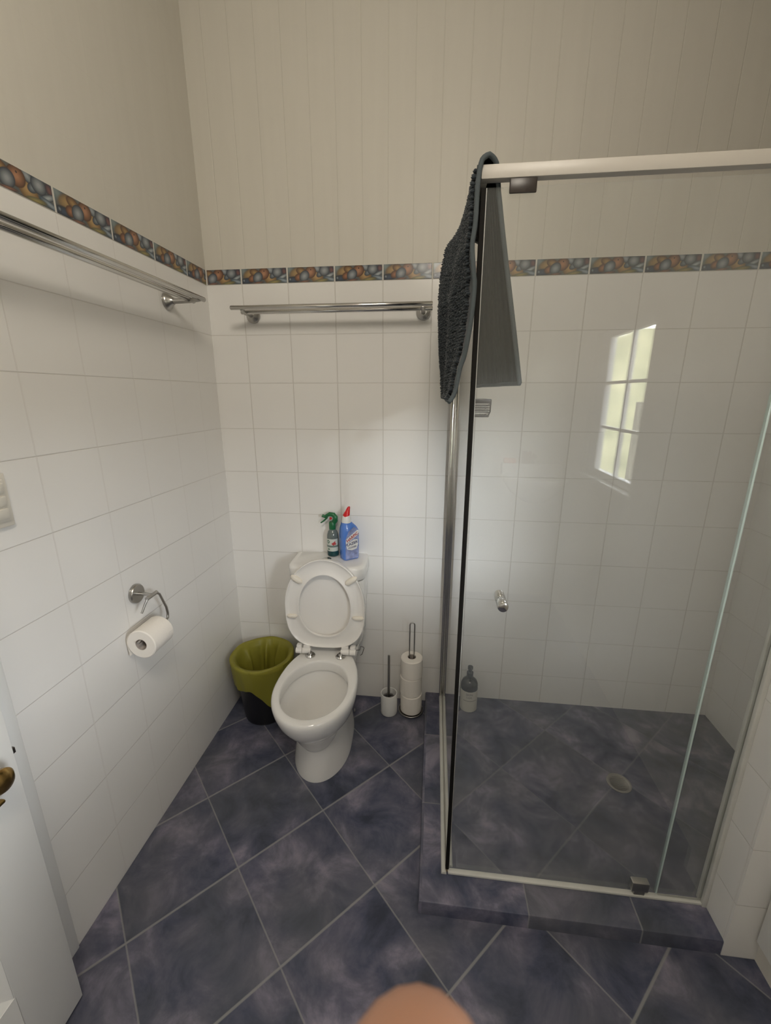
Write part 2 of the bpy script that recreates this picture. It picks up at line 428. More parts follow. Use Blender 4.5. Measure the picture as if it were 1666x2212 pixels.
def lathe(bm, prof, n=32, c=(0, 0, 0), cap0=True, cap1=True, mi=0, M=None):
    rs = []
    for r, z in prof:
        ring = []
        for i in range(n):
            a = 2 * PI * i / n
            p = Vector((r * math.cos(a), r * math.sin(a), z))
            if M is not None: p = M @ p
            ring.append(p + Vector(c))
        rs.append(ring)
    return rings(bm, rs, True, cap0, cap1, mi)
def tube(bm, pts, r, n=12, caps=True, mi=0):
    pts = [Vector(p) for p in pts]
    rad = r if isinstance(r, (list, tuple)) else [r] * len(pts)
    rs = []; up = None
    for i, p in enumerate(pts):
        t = (pts[min(i + 1, len(pts) - 1)] - pts[max(i - 1, 0)]).normalized()
        if up is None:
            up = Vector((0, 0, 1)) if abs(t.z) < 0.9 else Vector((1, 0, 0))
        s = t.cross(up)
        if s.length < 1e-5: s = t.orthogonal()
        s.normalize(); up = s.cross(t).normalized()
        rs.append([p + rad[i] * (math.cos(2 * PI * k / n) * s + math.sin(2 * PI * k / n) * up) for k in range(n)])
    rings(bm, rs, True, caps, caps, mi)
def arc(c, r, a0, a1, n, u, v):
    c, u, v = Vector(c), Vector(u), Vector(v)
    return [c + r * (math.cos(a0 + (a1 - a0) * i / n) * u + math.sin(a0 + (a1 - a0) * i / n) * v) for i in range(n + 1)]
def rrect(hx, y0, y1, r, n=6):
    """rounded rectangle outline in plan; corner radius r at y0 (front), small radius at the back y1"""
    pts = []
    rb = min(r, 0.012)
    for (cx, cyy, a, rr) in ((hx - r, y0 + r, -PI / 2, r), (hx - rb, y1 - rb, 0, rb), (-hx + rb, y1 - rb, PI / 2, rb), (-hx + r, y0 + r, PI, r)):
        for i in range(n + 1):
            t = a + PI / 2 * i / n
            pts.append((cx + rr * math.cos(t), cyy + rr * math.sin(t)))
    return pts
def thing(name, label, cat, loc=(0, 0, 0), rotz=0.0, group=None):
    o = bpy.data.objects.new(name, None); COL.objects.link(o)
    o.empty_display_size = 0.05
    o.location = loc; o.rotation_euler = (0, 0, rotz)
    o['label'] = label; o['category'] = cat
    if group: o['group'] = group
    return o
def tag(o, label, cat, group=None):
    o['label'] = label; o['category'] = cat
    if group: o['group'] = group
    return o
def struct(name, bm, mat, parent=None, angle=30):
    o = finish(name, bm, mat, parent, angle)
    o['kind'] = 'structure'
    return o
def text_mesh(body, size, mat, name, parent, M, extrude=0.0004, shear=0.0, offset=0.0):
    cu = bpy.data.curves.new(name, 'FONT')
    cu.body = body; cu.size = size; cu.extrude = extrude; cu.shear = shear; cu.offset = offset
    cu.align_x = 'CENTER'; cu.align_y = 'CENTER'; cu.resolution_u = 3
    tmp = bpy.data.objects.new(name + '_t', cu); COL.objects.link(tmp)
    dg = bpy.context.evaluated_depsgraph_get()
    me = bpy.data.meshes.new_from_object(tmp.evaluated_get(dg))
    bpy.data.objects.remove(tmp); bpy.data.curves.remove(cu)
    me.transform(M)
    me.materials.clear(); me.materials.append(mat)
    o = bpy.data.objects.new(name, me); COL.objects.link(o)
    if parent is not None: o.parent = parent
    return o

# ------------------------------------------------------------------ the room
H = 2.98
XR, XS = 1.937, 2.34          # room right wall, shower right wall
YB = -3.05
NY0, NY1, NX = -0.958, -0.842, 1.848
bm = bmesh.new(); box(bm, (-0.12, YB - 0.12, -0.1), (XS + 0.12, 0.12, 0.0)); struct('floor', bm, M_FLOOR)
bm = bmesh.new(); box(bm, (-0.12, YB - 0.12, H), (XS + 0.12, 0.12, H + 0.1)); struct('ceiling', bm, M_CEIL)
bm = bmesh.new(); box(bm, (-0.12, 0.0, 0.0), (XS + 0.12, 0.12, H)); struct('wall_back', bm, M_BACK)
bm = bmesh.new(); box(bm, (-0.12, -1.15, 0.0), (0.0, 0.0, H)); struct('wall_left', bm, M_SIDE)
bm = bmesh.new(); box(bm, (-0.12, YB, 0.0), (-0.0005, -1.15, H)); struct('wall_left_front', bm, M_PLASTER)
bm = bmesh.new(); box(bm, (-0.12, YB - 0.12, 0.0), (XR + 0.07, YB, H)); struct('wall_front', bm, M_PLASTER)
bm = bmesh.new(); box(bm, (XS, NY1, 0.0), (XS + 0.12, 0.0, H)); struct('wall_shower', bm, M_SIDE)
# nib wall that closes the shower on the right; slightly rounded arris
bm = bmesh.new(); box(bm, (NX, NY0, 0.0), (XS + 0.12, NY1, H)); struct('wall_nib', bm, M_SIDE)
# right wall with the window opening (y -2.62..-1.98, z 1.10..1.90)
WY0, WY1, WZ0, WZ1, WD = -2.68, -1.96, 1.08, 1.91, 0.07
bm = bmesh.new()
box(bm, (XR, WY1, 0), (XR + WD, NY0, H)); box(bm, (XR, YB, 0), (XR + WD, WY0, H))
box(bm, (XR, WY0, 0), (XR + WD, WY1, WZ0)); box(bm, (XR, WY0, WZ1), (XR + WD, WY1, H))
struct('wall_right', bm, M_PLASTER)
# strip of trim where the tiling of the left wall ends
bm = bmesh.new(); box(bm, (-0.001, -1.181, 0.0), (0.006, -1.1505, H), 0.003); struct('trim_1', bm, M_WHITEPAINT)
# upright white post on the right, above a set-back foot
bm = bmesh.new(); box(bm, (1.911, -1.10, 0.095), (XR, -0.972, 2.1), 0.004); struct('trim_2', bm, M_WHITEPAINT)

# decorative border tiles
def border(name, axis, first, n0, n1, clip0, clip1):
    bm = bmesh.new(); uvl = bm.loops.layers.uv.new('UVMap')
    T, Hb, gp, th = 0.2, 0.058, 0.0032, 0.0025
    # grout bed
    lo, hi = clip0, clip1
    if axis == 'x': box(bm, (lo, -0.0012, 2.0), (hi, 0.0, 2.0 + Hb), mi=1)
    else: box(bm, (0.0, -hi, 2.0), (0.0012, -lo, 2.0 + Hb), mi=1)
    for k in range(n0, n1):
        a, b_ = first + T * k, first + T * (k + 1)
        ca, cb = max(a, clip0), min(b_, clip1)
        if cb - ca < 0.01: continue
        a2, b2 = ca + gp, cb - gp
        z0, z1 = 2.0 + 0.001, 2.0 + Hb - 0.001
        if axis == 'x':
            P = lambda s, z, d: (s, -d, z); u = lambda s: (s - a) / T
        else:
            P = lambda s, z, d: (d, -s, z); u = lambda s: 1 - (s - a) / T
        e = 0.0012
        outer = [(a2, z0), (b2, z0), (b2, z1), (a2, z1)]
        inner = [(a2 + e, z0 + e), (b2 - e, z0 + e), (b2 - e, z1 - e), (a2 + e, z1 - e)]
        V0 = [bm.verts.new(P(s, z, 0.0008)) for s, z in outer]
        V1 = [bm.verts.new(P(s, z, th - 0.0008)) for s, z in outer]
        V2 = [bm.verts.new(P(s, z, th)) for s, z in inner]
        fl = [bm.faces.new(V2)]
        for A, B in ((V0, V1), (V1, V2)):
            for i in range(4):
                j = (i + 1) % 4
                fl.append(bm.faces.new((A[i], A[j], B[j], B[i])))
        co = {}
        for vv, q in zip(V0 + V1 + V2, outer + outer + inner): co[vv] = q
        for f in fl:
            for l in f.loops:
                s, z = co[l.vert]
                l[uvl].uv = (u(s), (z - 2.0) / Hb)
    return struct(name, bm, [M_BORDER, M_GROUT])
border('trim_3', 'x', 0.1568 - 0.2, 0, 13, 0.003, XS)
border('trim_4', 'y', 0.148 - 0.2, 0, 7, 0.003, 1.15)

# shower kerb and shower floor
bm = bmesh.new()
kz = 0.053
out = [(0.98, 0.0), (0.98, -0.956), (NX, -0.956), (NX, -0.845), (1.10, -0.845), (1.10, 0.0)]
rs = []
for ins, z in ((0.0, 0.0), (0.0, kz - 0.006), (0.0018, kz - 0.0018), (0.006, kz)):
    rs.append([(min(x + ins, 1.10) if x < 1.0 else x, (y + ins) if abs(y + 0.956) < 1e-6 else y, z) for x, y in out])
V = rings(bm, rs, True, True, False)
t = V[-1]
bm.faces.new((t[0], t[1], t[4], t[5])); bm.faces.new((t[1], t[2], t[3], t[4]))
struct('trim_5', bm, M_CURB)
bm = bmesh.new(); box(bm, (1.10, -0.845, 0.0), (XS, 0.0, 0.045)); struct('floor_shower', bm, M_SHOWER)

# ------------------------------------------------------------------ window behind the photographer (seen in the glass)
bm = bmesh.new()
xw = XR + 0.03
fr = 0.04
def wbar(y0, y1, z0, z1, d=0.035): box(bm, (xw, y0, z0), (xw + d, y1, z1), 0.004)
wbar(WY0, WY0 + 0.15, WZ0, WZ1); wbar(WY1 - fr, WY1, WZ0, WZ1)
wbar(WY0 + 0.15, WY1 - fr, WZ0, WZ0 + fr); wbar(WY0 + 0.15, WY1 - fr, WZ1 - fr, WZ1)
win = struct('window_1', bm, M_WHITEPAINT)
bm = bmesh.new()
ym = (WY0 + 0.11 + WY1) / 2
box(bm, (xw + 0.008, ym - 0.008, WZ0 + fr), (xw + 0.030, ym + 0.010, WZ1 - fr), 0.002)
for k in (1, 2):
    zz = WZ0 + fr + (WZ1 - WZ0 - 2 * fr) * k / 3
    box(bm, (xw + 0.009, WY0 + fr, zz - 0.008), (xw + 0.029, WY1 - fr, zz + 0.008), 0.002)
finish('glazing_bars', bm, M_WHITEPAINT, win)
bm = bmesh.new(); box(bm, (xw + 0.018, WY0 + fr - 0.004, WZ0 + fr - 0.004), (xw + 0.022, WY1 - fr + 0.004, WZ1 - fr + 0.004))
finish('window_pane', bm, M_WINGLASS, win)
bm = bmesh.new(); box(bm, (XR - 0.02, WY0 - 0.02, WZ0 - 0.022), (xw, WY1 + 0.02, WZ0 + 0.001), 0.004)
finish('window_sill', bm, M_WHITEPAINT, win)
M_STONE = pmat('garden_stone', (0.46, 0.43, 0.33, 1), 0.9, noise_amt=0.5, noise_scale=9, bump=0.6, bump_scale=12)
bm = bmesh.new(); box(bm, (4.3, -7.5, 0.0), (4.6, 0.5, 1.45)); struct('wall_garden', bm, M_STONE)
bm = bmesh.new(); box(bm, (XS + 0.3, -7.5, -0.1), (4.3, 0.5, 0.0)); struct('floor_garden', bm, M_STONE)

# ------------------------------------------------------------------ door leaf folded back along the left wall
dx0, dx1, dy0, dy1, dz0, dz1 = 0.063, 0.103, -2.05, -1.248, 0.012, 2.03
bm = bmesh.new()
# stiles, rails and raised-and-fielded panels
def dbox(y0, y1, z0, z1): box(bm, (dx0, y0, z0), (dx1, y1, z1))
st = 0.130
box(bm, (dx0, dy1 - st, dz0), (dx1, dy1, dz1), 0.0025)
box(bm, (dx0, dy0, dz0), (dx1, dy0 + st, dz1), 0.0025)
for z0, z1 in ((dz0, 0.265), (0.66, 0.90), (dz1 - 0.13, dz1)):
    dbox(dy0 + st - 0.003, dy1 - st + 0.003, z0, z1)
door = struct('door_1', bm, M_WHITEPAINT)
for z0, z1 in ((0.265, 0.66), (0.90, dz1 - 0.13)):
    bm = bmesh.new()
    y0, y1 = dy0 + st, dy1 - st
    rs = []
    for ins, x in ((0.0, dx1 - 0.001), (0.012, dx1 - 0.009), (0.020, dx1 - 0.014), (0.028, dx1 - 0.014), (0.060, dx1 - 0.005)):
        rs.append([(x, y0 + ins, z0 + ins), (x, y1 - ins, z0 + ins), (x, y1 - ins, z1 - ins), (x, y0 + ins, z1 - ins)])
    rings(bm, rs, True, False, True)
    finish('door_panel', bm, M_WHITEPAINT, door, angle=20)
Mx = Matrix.Rotation(PI / 2, 3, 'Y')
bm = bmesh.new()
lathe(bm, [(0.026, 0.0), (0.026, 0.003), (0.012, 0.006), (0.010, 0.022), (0.018, 0.030), (0.025, 0.040), (0.026, 0.048), (0.020, 0.056), (0.008, 0.060)], 28, (dx1, -1.318, 0.806), M=Mx)
finish('door_knob', bm, M_BRASS, door)
bm = bmesh.new()
lathe(bm, [(0.013, 0.0), (0.013, 0.004), (0.006, 0.006), (0.006, 0.018)], 20, (dx1, -1.322, 0.745), M=Mx)
box(bm, (dx1 + 0.016, -1.337, 0.741), (dx1 + 0.030, -1.307, 0.749), 0.003)
finish('thumb_turn', bm, M_BRASS, door)
bm = bmesh.new(); box(bm, (dx1 - 0.012, dy1 - 0.004, 0.799), (dx1 - 0.002, dy1 + 0.006, 0.813), 0.001)
finish('latch_bolt', bm, M_DARKSTEEL, door)

# ------------------------------------------------------------------ light switch on the left wall
sw = thing('light_switch', 'off-white light switch plate on the left wall at the picture edge', 'switch', (0, -1.09, 1.315))
bm = bmesh.new(); box(bm, (0.0, -0.045, -0.062), (0.008, 0.046, 0.062), 0.003); finish('switch_plate', bm, M_OFFWHITE, sw)
bm = bmesh.new(); box(bm, (0.007, -0.032, -0.048), (0.012, 0.036, 0.048), 0.002); finish('switch_frame', bm, M_OFFWHITE, sw)
for k in range(3):
    bm = bmesh.new(); z0 = -0.042 + k * 0.029
    box(bm, (0.010, -0.026, z0), (0.017, 0.030, z0 + 0.025), 0.002, rot=Matrix.Rotation(math.radians(7), 3, 'Y'))
    finish('rocker', bm, M_OFFWHITE, sw)

# ------------------------------------------------------------------ double towel rails
def towel_rail(root, L, posts, d1, d2, z1, z2, s1):
    """built along +x from 0 to L with the wall at y = 0, then placed by the root"""
    for d, z, s, r in ((d1, z1, 0.0, 0.0085), (d2, z2, s1, 0.0085)):
        bm = bmesh.new(); tube(bm, [(s, -d, z), (s + 0.002, -d, z), (L - 0.002, -d, z), (L, -d, z)], [r * 0.8, r, r, r * 0.8], 16)
        finish('rail', bm, M_CHROME, root)
    for px in posts:
        bm = bmesh.new()
        My = Matrix.Rotation(PI / 2, 3, 'X')
        lathe(bm, [(0.030, 0.0), (0.030, 0.006), (0.026, 0.012), (0.016, 0.020), (0.012, 0.028)], 28, (px, 0, 0), M=My)
        finish('wall_rose', bm, M_STEEL, root)
        bm = bmesh.new()
        tube(bm, [(px, -0.02, 0.0), (px, -0.05, 0.0), (px, -d2, z2 - 0.004), (px, -d1, z1 - 0.004)], [0.010, 0.009, 0.008, 0.008], 12)
        finish('bracket_arm', bm, M_STEEL, root)
r1 = thing('towel_rail', 'chrome double towel rail on the back wall above the toilet', 'towel rail', (0.153, -0.0005, 1.876))
towel_rail(r1, 0.809, (0.045, 0.772), 0.120, 0.080, 0.011, 0.001, 0.026)
r2 = thing('towel_rail', 'chrome double towel rail on the left wall below the patterned border', 'towel rail', (0.0005, -1.14, 1.878), PI / 2)
towel_rail(r2, 0.862, (0.06, 0.852 - 0.02), 0.128, 0.088, 0.008, 0.004, 0.0)

# ------------------------------------------------------------------ toilet-roll holder and its roll
hx = 0.062
hold = thing('toilet_roll_holder', 'chrome toilet-roll holder on the left wall', 'toilet roll holder', (0.0005, -0.700, 0.905))
bm = bmesh.new()
lathe(bm, [(0.033, 0.0), (0.033, 0.008), (0.030, 0.012), (0.004, 0.013)], 32, (0, 0, 0), M=Mx); finish('wall_rose', bm, M_STEEL, hold)
bm = bmesh.new()
tube(bm, [(0.010, 0, 0), (0.035, 0.0, 0.0), (hx, 0.0, -0.002)], 0.006, 12)
tube(bm, [(hx, -0.030, -0.002), (hx, 0.022, -0.002)], 0.0065, 12)
finish('arm', bm, M_STEEL, hold)
rz = -0.122
bm = bmesh.new()
tube(bm, [(hx, 0.018, -0.002), (hx + 0.003, 0.030, -0.012), (hx + 0.002, 0.056, -0.075), (hx, 0.062, rz + 0.02), (hx, 0.058, rz + 0.002), (hx, 0.046, rz), (hx, -0.100, rz)], 0.0042, 10)
finish('roll_bar', bm, M_STEEL, hold)
bm = bmesh.new()
tube(bm, [(hx, -0.026, -0.003), (hx - 0.004, -0.036, -0.018), (hx - 0.010, -0.050, -0.044)], [0.004, 0.004, 0.0036], 10)
finish('hook', bm, M_STEEL, hold)
roll = thing('toilet_roll', 'white toilet roll hanging on the chrome holder on the left wall', 'toilet roll', (hx, -0.737, 0.905 + rz - 0.014), 0, 'toilet rolls')
My = Matrix.Rotation(-PI / 2, 3, 'X')
bm = bmesh.new(); rc, ro, hl = 0.0195, 0.050, 0.050
lathe(bm, [(rc, -hl), (ro - 0.003, -hl), (ro, -hl + 0.003), (ro, hl - 0.003), (ro - 0.003, hl), (rc, hl)], 48, cap0=False, cap1=False, M=My)
finish('paper', bm, M_PAPER, roll)
bm = bmesh.new(); lathe(bm, [(rc, -hl), (rc, hl), (rc - 0.0012, hl), (rc - 0.0012, -hl), (rc, -hl)], 32, cap0=False, cap1=False, M=My)
finish('cardboard_core', bm, M_CARD, roll)
bm = bmesh.new()
V0 = []
for i in range(12):
    t = i / 11
    if t < 0.45:
        a = PI - 0.9 + 0.9 * t / 0.45
        V0.append((math.cos(a) * (ro + 0.0006), math.sin(a) * (ro + 0.0006)))
    else:
        V0.append((-ro - 0.0006 + 0.006 * (t - 0.45), -(t - 0.45) * 0.085))
ring = lambda y, d: [(x + d, y, z) for x, z in V0]
rings(bm, [ring(-hl + 0.001, 0), ring(hl - 0.001, 0), ring(hl - 0.001, 0.0005), ring(-hl + 0.001, 0.0005), ring(-hl + 0.001, 0)], False)
finish('loose_sheet', bm, M_PAPER, roll)

# ------------------------------------------------------------------ toilet
TX = 0.512
toi = thing('toilet', 'white close-coupled ceramic toilet with its seat and lid raised', 'toilet', (TX, -0.006, 0.0), math.radians(2.3))
def egg(w, yf, yb, n=56, pb=2.6, wy=None):
    """egg outline: max half-width w, front point yf (negative), back yb; squarer towards the back"""
    ym = yb + (yf - yb) * 0.52 if wy is None else wy
    pts = []
    for i in range(n):
        a = 2 * PI * i / n
        c, s = math.cos(a), math.sin(a)
        if s <= 0:
            pts.append((w * c, ym + (ym - yf) * s))
        else:
            e = 2.0 / pb
            pts.append((w * math.copysign(abs(c) ** e, c), ym + (yb - ym) * (abs(s) ** e)))
    return pts
def at(o, z): return [(x, y, z) for x, y in o]
bm = bmesh.new()
prof = [
    (0.125, -0.540, -0.085, 0.000, 3.2), (0.125, -0.540, -0.085, 0.006, 3.2), (0.121, -0.536, -0.085, 0.03, 3.2),
    (0.113, -0.528, -0.085, 0.10, 3.2), (0.110, -0.523, -0.085, 0.16, 3.2), (0.110, -0.522, -0.085, 0.195, 3.2),
    (0.1105, -0.523, -0.085, 0.203, 3.0), (0.124, -0.562, -0.095, 0.222, 2.8), (0.136, -0.590, -0.11, 0.246, 2.6), (0.151, -0.628, -0.13, 0.285, 2.4),
    (0.162, -0.655, -0.145, 0.325, 2.3), (0.169, -0.668, -0.155, 0.36, 2.2), (0.171, -0.672, -0.157, 0.38, 2.2),
    (0.169, -0.671, -0.157, 0.392, 2.2), (0.164, -0.666, -0.155, 0.3985, 2.2), (0.158, -0.660, -0.153, 0.400, 2.2)]
rs = [at(egg(w_, yf, yb, 64, pb, yb + (yf - yb) * 0.56), z) for w_, yf, yb, z, pb in prof]
for w_, yf, yb, z in ((0.141, -0.641, -0.272, 0.400), (0.136, -0.636, -0.277, 0.397), (0.134, -0.634, -0.279, 0.388), (0.1345, -0.635, -0.277, 0.352), (0.1365, -0.637, -0.2755, 0.348),
                      (0.1450, -0.643, -0.2670, 0.345), (0.1460, -0.643, -0.2670, 0.332), (0.130, -0.617, -0.285, 0.28), (0.104, -0.575, -0.315, 0.225), (0.082, -0.548, -0.350, 0.175), (0.060, -0.525, -0.390, 0.14), (0.045, -0.50, -0.410, 0.11), (0.035, -0.49, -0.420, 0.08)):
    rs.append(at(egg(w_, yf, yb, 64, 2.1, yb + (yf - yb) * 0.52), z))
rings(bm, rs, True, True, True)
finish('pan', bm, M_CERAMIC, toi, angle=50)
bm = bmesh.new()
o = egg(0.0615, -0.5240, -0.3860, 32, 2.0)
rings(bm, [at(o, 0.144), at(o, 0.146)], True, True, True)
finish('water', bm, pmat('bowl_water', (0.60, 0.60, 0.57, 1), 0.03), toi)
bm = bmesh.new()  # shelf that joins pan and cistern
rs = [at(rrect(hx_, y0, -0.012, 0.03), z) for hx_, y0, z in ((0.100, -0.150, 0.12), (0.118, -0.185, 0.30), (0.135, -0.215, 0.37), (0.138, -0.222, 0.393), (0.134, -0.220, 0.3995))]
rings(bm, rs, True, True, True); finish('pan_shelf', bm, M_CERAMIC, toi, angle=50)
bm = bmesh.new()  # cistern body
rs = [at(rrect(hx_, y0, 0.0, 0.045), z) for hx_, y0, z in ((0.140, -0.150, 0.400), (0.150, -0.160, 0.405), (0.157, -0.166, 0.43), (0.166, -0.174, 0.60), (0.171, -0.178, 0.735), (0.169, -0.176, 0.741))]
rings(bm, rs, True, True, True); finish('cistern', bm, M_CERAMIC, toi, angle=50)
bm = bmesh.new()
rs = [at(rrect(hx_, y0, 0.002, 0.055), z) for hx_, y0, z in ((0.168, -0.175, 0.744), (0.174, -0.182, 0.747), (0.177, -0.186, 0.753), (0.178, -0.187, 0.797), (0.175, -0.184, 0.806), (0.168, -0.178, 0.811), (0.155, -0.165, 0.812))]
rings(bm, rs, True, True, True); finish('cistern_lid', bm, M_CERAMIC, toi, angle=50)
bm = bmesh.new()
lathe(bm, [(0.022, 0.0), (0.022, 0.004), (0.018, 0.005), (0.017, 0.003), (0.016, 0.006), (0.002, 0.007)], 28, (-0.012, -0.092, 0.8115))
finish('flush_button', bm, M_CHROME, toi)
# raised seat: an oval ring whose hollow underside faces the room
SEAT_Z, SEAT_Y, LEAN = 0.436, -0.222, math.radians(2.0)
def seatpt(u, v, wn): # u across, v up the seat, wn out towards the room
    return (u, SEAT_Y + v * math.sin(LEAN) - wn * math.cos(LEAN), SEAT_Z + v * math.cos(LEAN) - wn * math.sin(LEAN))
def sring(w_, v0, v1, n=64, pb=2.5):
    vm = v0 + (v1 - v0) * 0.47
    pts = []
    for i in range(n):
        a = 2 * PI * i / n
        c, s = math.cos(a), math.sin(a)
        if s >= 0: pts.append((w_ * c, vm + (v1 - vm) * s))
        else:
            e = 2.0 / pb
            pts.append((w_ * math.copysign(abs(c) ** e, c), vm - (vm - v0) * abs(s) ** e))
    return pts
so, si = sring(0.181, 0.0, 0.425, pb=2.9), sring(0.116, 0.056, 0.352, pb=2.2)
bm = bmesh.new()
sec = [(0.0, 0.002), (0.012, 0.010), (0.05, 0.011), (0.12, 0.006), (0.3, 0.002), (0.6, 0.001), (0.84, 0.004), (0.94, 0.009), (0.985, 0.009), (1.0, 0.003), (0.98, -0.006), (0.7, -0.012), (0.35, -0.013), (0.06, -0.009), (0.0, 0.002)]
rs = [[seatpt(a[0] + (b_[0] - a[0]) * s, a[1] + (b_[1] - a[1]) * s, h) for a, b_ in zip(so, si)] for s, h in sec]
rings(bm, rs, True, False, False)
bmesh.ops.remove_doubles(bm, verts=bm.verts, dist=1e-5)
seat = finish('seat', bm, M_SEAT, toi, angle=60)
def bumper(u, v, ang, L, r):
    bm = bmesh.new()
    d = Vector((math.cos(ang), math.sin(ang)))
    pts = []; rad = []
    for k in range(9):
        t = -1 + 2 * k / 8
        pts.append(Vector(seatpt(u + d.x * L * t, v + d.y * L * t, 0.008))); rad.append(r * math.sqrt(max(0.06, 1 - abs(t) ** 3.5)))
    tube(bm, pts, rad, 12)
    o = finish('bumper', bm, M_BUMPER, seat); return o
bumper(-0.122, 0.330, -0.62, 0.029, 0.0135); bumper(0.122, 0.330, 0.62, 0.031, 0.0135)
bumper(-0.150, 0.152, 0.02, 0.024, 0.0100); bumper(0.150, 0.152, -0.02, 0.027, 0.0100)
# lid standing behind the seat
bm = bmesh.new()
lo_ = sring(0.176, -0.004, 0.418, pb=2.7)
rs = []
for s, h in ((1.0, -0.016), (1.0, -0.021), (0.97, -0.0265), (0.6, -0.031), (0.2, -0.032)):
    rs.append([seatpt(x * s, 0.21 + (v - 0.21) * s, h) for x, v in lo_])
back = []
for s, h in ((0.2, -0.027), (0.6, -0.026), (0.93, -0.022), (0.97, -0.016), (1.0, -0.016)):
    back.append([seatpt(x * s, 0.21 + (v - 0.21) * s, h) for x, v in lo_])
V = rings(bm, rs + back, True, False, False)
bm.faces.new(V[4]) if False else None
bmesh.ops.contextual_create(bm, geom=V[4]); bmesh.ops.contextual_create(bm, geom=V[5])
bmesh.ops.remove_doubles(bm, verts=bm.verts, dist=1e-5)
lid = finish('lid', bm, M_SEAT, toi, angle=60)
for sx in (-1, 1):
    bm = bmesh.new()
    cx = sx * 0.104
    tube(bm, [(cx - sx * 0.034, -0.232, 0.418), (cx + sx * 0.004, -0.232, 0.418)], 0.0145, 16)
    box(bm, (min(cx - sx * 0.032, cx), -0.238, 0.420), (max(cx - sx * 0.032, cx), -0.216, 0.446), 0.004)
    hg = finish('hinge', bm, M_SEAT, toi)
    bm = bmesh.new()
    tube(bm, [(cx + sx * 0.006, -0.232, 0.418), (cx + sx * 0.034, -0.232, 0.418)], 0.0140, 16)
    box(bm, (min(cx + sx * 0.008, cx + sx * 0.032), -0.236, 0.420), (max(cx + sx * 0.008, cx + sx * 0.032), -0.212, 0.446), 0.004)
    finish('hinge_sleeve', bm, M_SEAT, hg)
    bm = bmesh.new()
    lathe(bm, [(0.0225, 0.0), (0.0225, 0.006), (0.019, 0.010), (0.010, 0.010), (0.009, 0.020)], 24, (sx * 0.070, -0.245, 0.399))
    finish('hinge_bolt', bm, M_CHROME, hg)
bm = bmesh.new()
tube(bm, [(0.128, -0.190, 0.401), (0.150, -0.186, 0.402), (0.154, -0.185, 0.420), (0.168, -0.184, 0.416), (0.170, -0.184, 0.411), (0.160, -0.184, 0.378), (0.152, -0.184, 0.372)], 0.0016, 8)
finish('wire_clip', bm, M_DARKSTEEL, toi)
bm = bmesh.new(); lathe(bm, [(0.008, 0), (0.008, 0.003), (0.003, 0.006)], 16, (0.112, -0.15, 0.035), M=Mx)
finish('fixing_cap', bm, M_STEEL, toi)

# ------------------------------------------------------------------ cleaning bottles on the cistern
# trigger spray
ZT = 0.8125
M_GREEN = pmat('green_plastic', (0.012, 0.13, 0.045, 1), 0.3)
M_SPRAYB = pmat('smoky_bottle', (0.13, 0.16, 0.155, 1), 0.10, spec=0.6)
M_SPRAYL = pmat('teal_liquid', (0.012, 0.055, 0.06, 1), 0.12)
M_LABEL = pmat('pale_label', (0.56, 0.60, 0.56, 1), 0.4)
M_LABELG = pmat('green_ink', (0.04, 0.13, 0.08, 1), 0.4)
M_RED = pmat('red_plastic', (0.62, 0.010, 0.016, 1), 0.28)
M_REDINK = pmat('red_ink', (0.45, 0.05, 0.05, 1), 0.4)
M_BLUE = pmat('blue_plastic', (0.085, 0.22, 0.66, 1), 0.22, coat=0.3)
M_LILAC = pmat('lilac_label', (0.34, 0.40, 0.70, 1), 0.35, noise_amt=0.5, noise_scale=55)
M_WHITEPL = pmat('white_plastic', (0.80, 0.81, 0.80, 1), 0.3)
M_NAVY = pmat('navy_ink', (0.045, 0.05, 0.14, 1), 0.4)
spx = thing('spray_bottle', 'green trigger spray bottle with a pale label on the toilet cistern', 'bottle', (0.522, -0.040, ZT), math.radians(-4))
spx.scale = (1.08, 1.08, 1.04)
bm = bmesh.new()
lathe(bm, [(0.020, 0.0), (0.0245, 0.004), (0.0250, 0.012), (0.0252, 0.085), (0.0245, 0.100), (0.020, 0.116), (0.0135, 0.124), (0.0125, 0.130)], 36)
finish('bottle_body', bm, M_SPRAYB, spx)
bm = bmesh.new(); lathe(bm, [(0.0203, -0.0002), (0.0248, 0.004), (0.0254, 0.012), (0.0256, 0.026), (0.0252, 0.027)], 36, cap1=False)
finish('liquid_band', bm, M_SPRAYL, spx)
def wrap_patch(bm, r, a0, a1, z0, z1, n=14, mi=0):
    rs = [[(r * math.cos(a0 + (a1 - a0) * i / n), r * math.sin(a0 + (a1 - a0) * i / n), z) for i in range(n + 1)] for z in (z0, z1)]
    rings(bm, rs, False, mi=mi)
fa = -PI / 2
bm = bmesh.new(); wrap_patch(bm, 0.0259, fa - 1.25, fa + 1.25, 0.027, 0.046); wrap_patch(bm, 0.0259, fa - 1.25, fa + 1.25, 0.055, 0.085)
lab = finish('front_label', bm, M_LABEL, spx)
bm = bmesh.new(); wrap_patch(bm, 0.0259, fa - 1.25, fa + 1.25, 0.046, 0.055); finish('label_band', bm, pmat('grey_green_band', (0.16, 0.21, 0.19, 1), 0.4), spx)
bm = bmesh.new()
def wrapdisc(bm, r, ca, cz, r0, r1, n=24):
    V = []
    for rr in (r0, r1):
        V.append([])
        for i in range(n):
            t = 2 * PI * i / n
            aa = ca + rr * math.cos(t) / r
            V[-1].append((r * math.cos(aa), r * math.sin(aa), cz + rr * math.sin(t)))
    rings(bm, V, True, r0 == 0, False)
wrapdisc(bm, 0.02615, fa - 0.55, 0.072, 0.0042, 0.0078); wrapdisc(bm, 0.02615, fa - 0.55, 0.072, 0.0005, 0.0018)
finish('label_emblem', bm, M_LABELG, spx)
bm = bmesh.new(); wrapdisc(bm, 0.02615, fa - 0.45, 0.037, 0.0005, 0.0042)
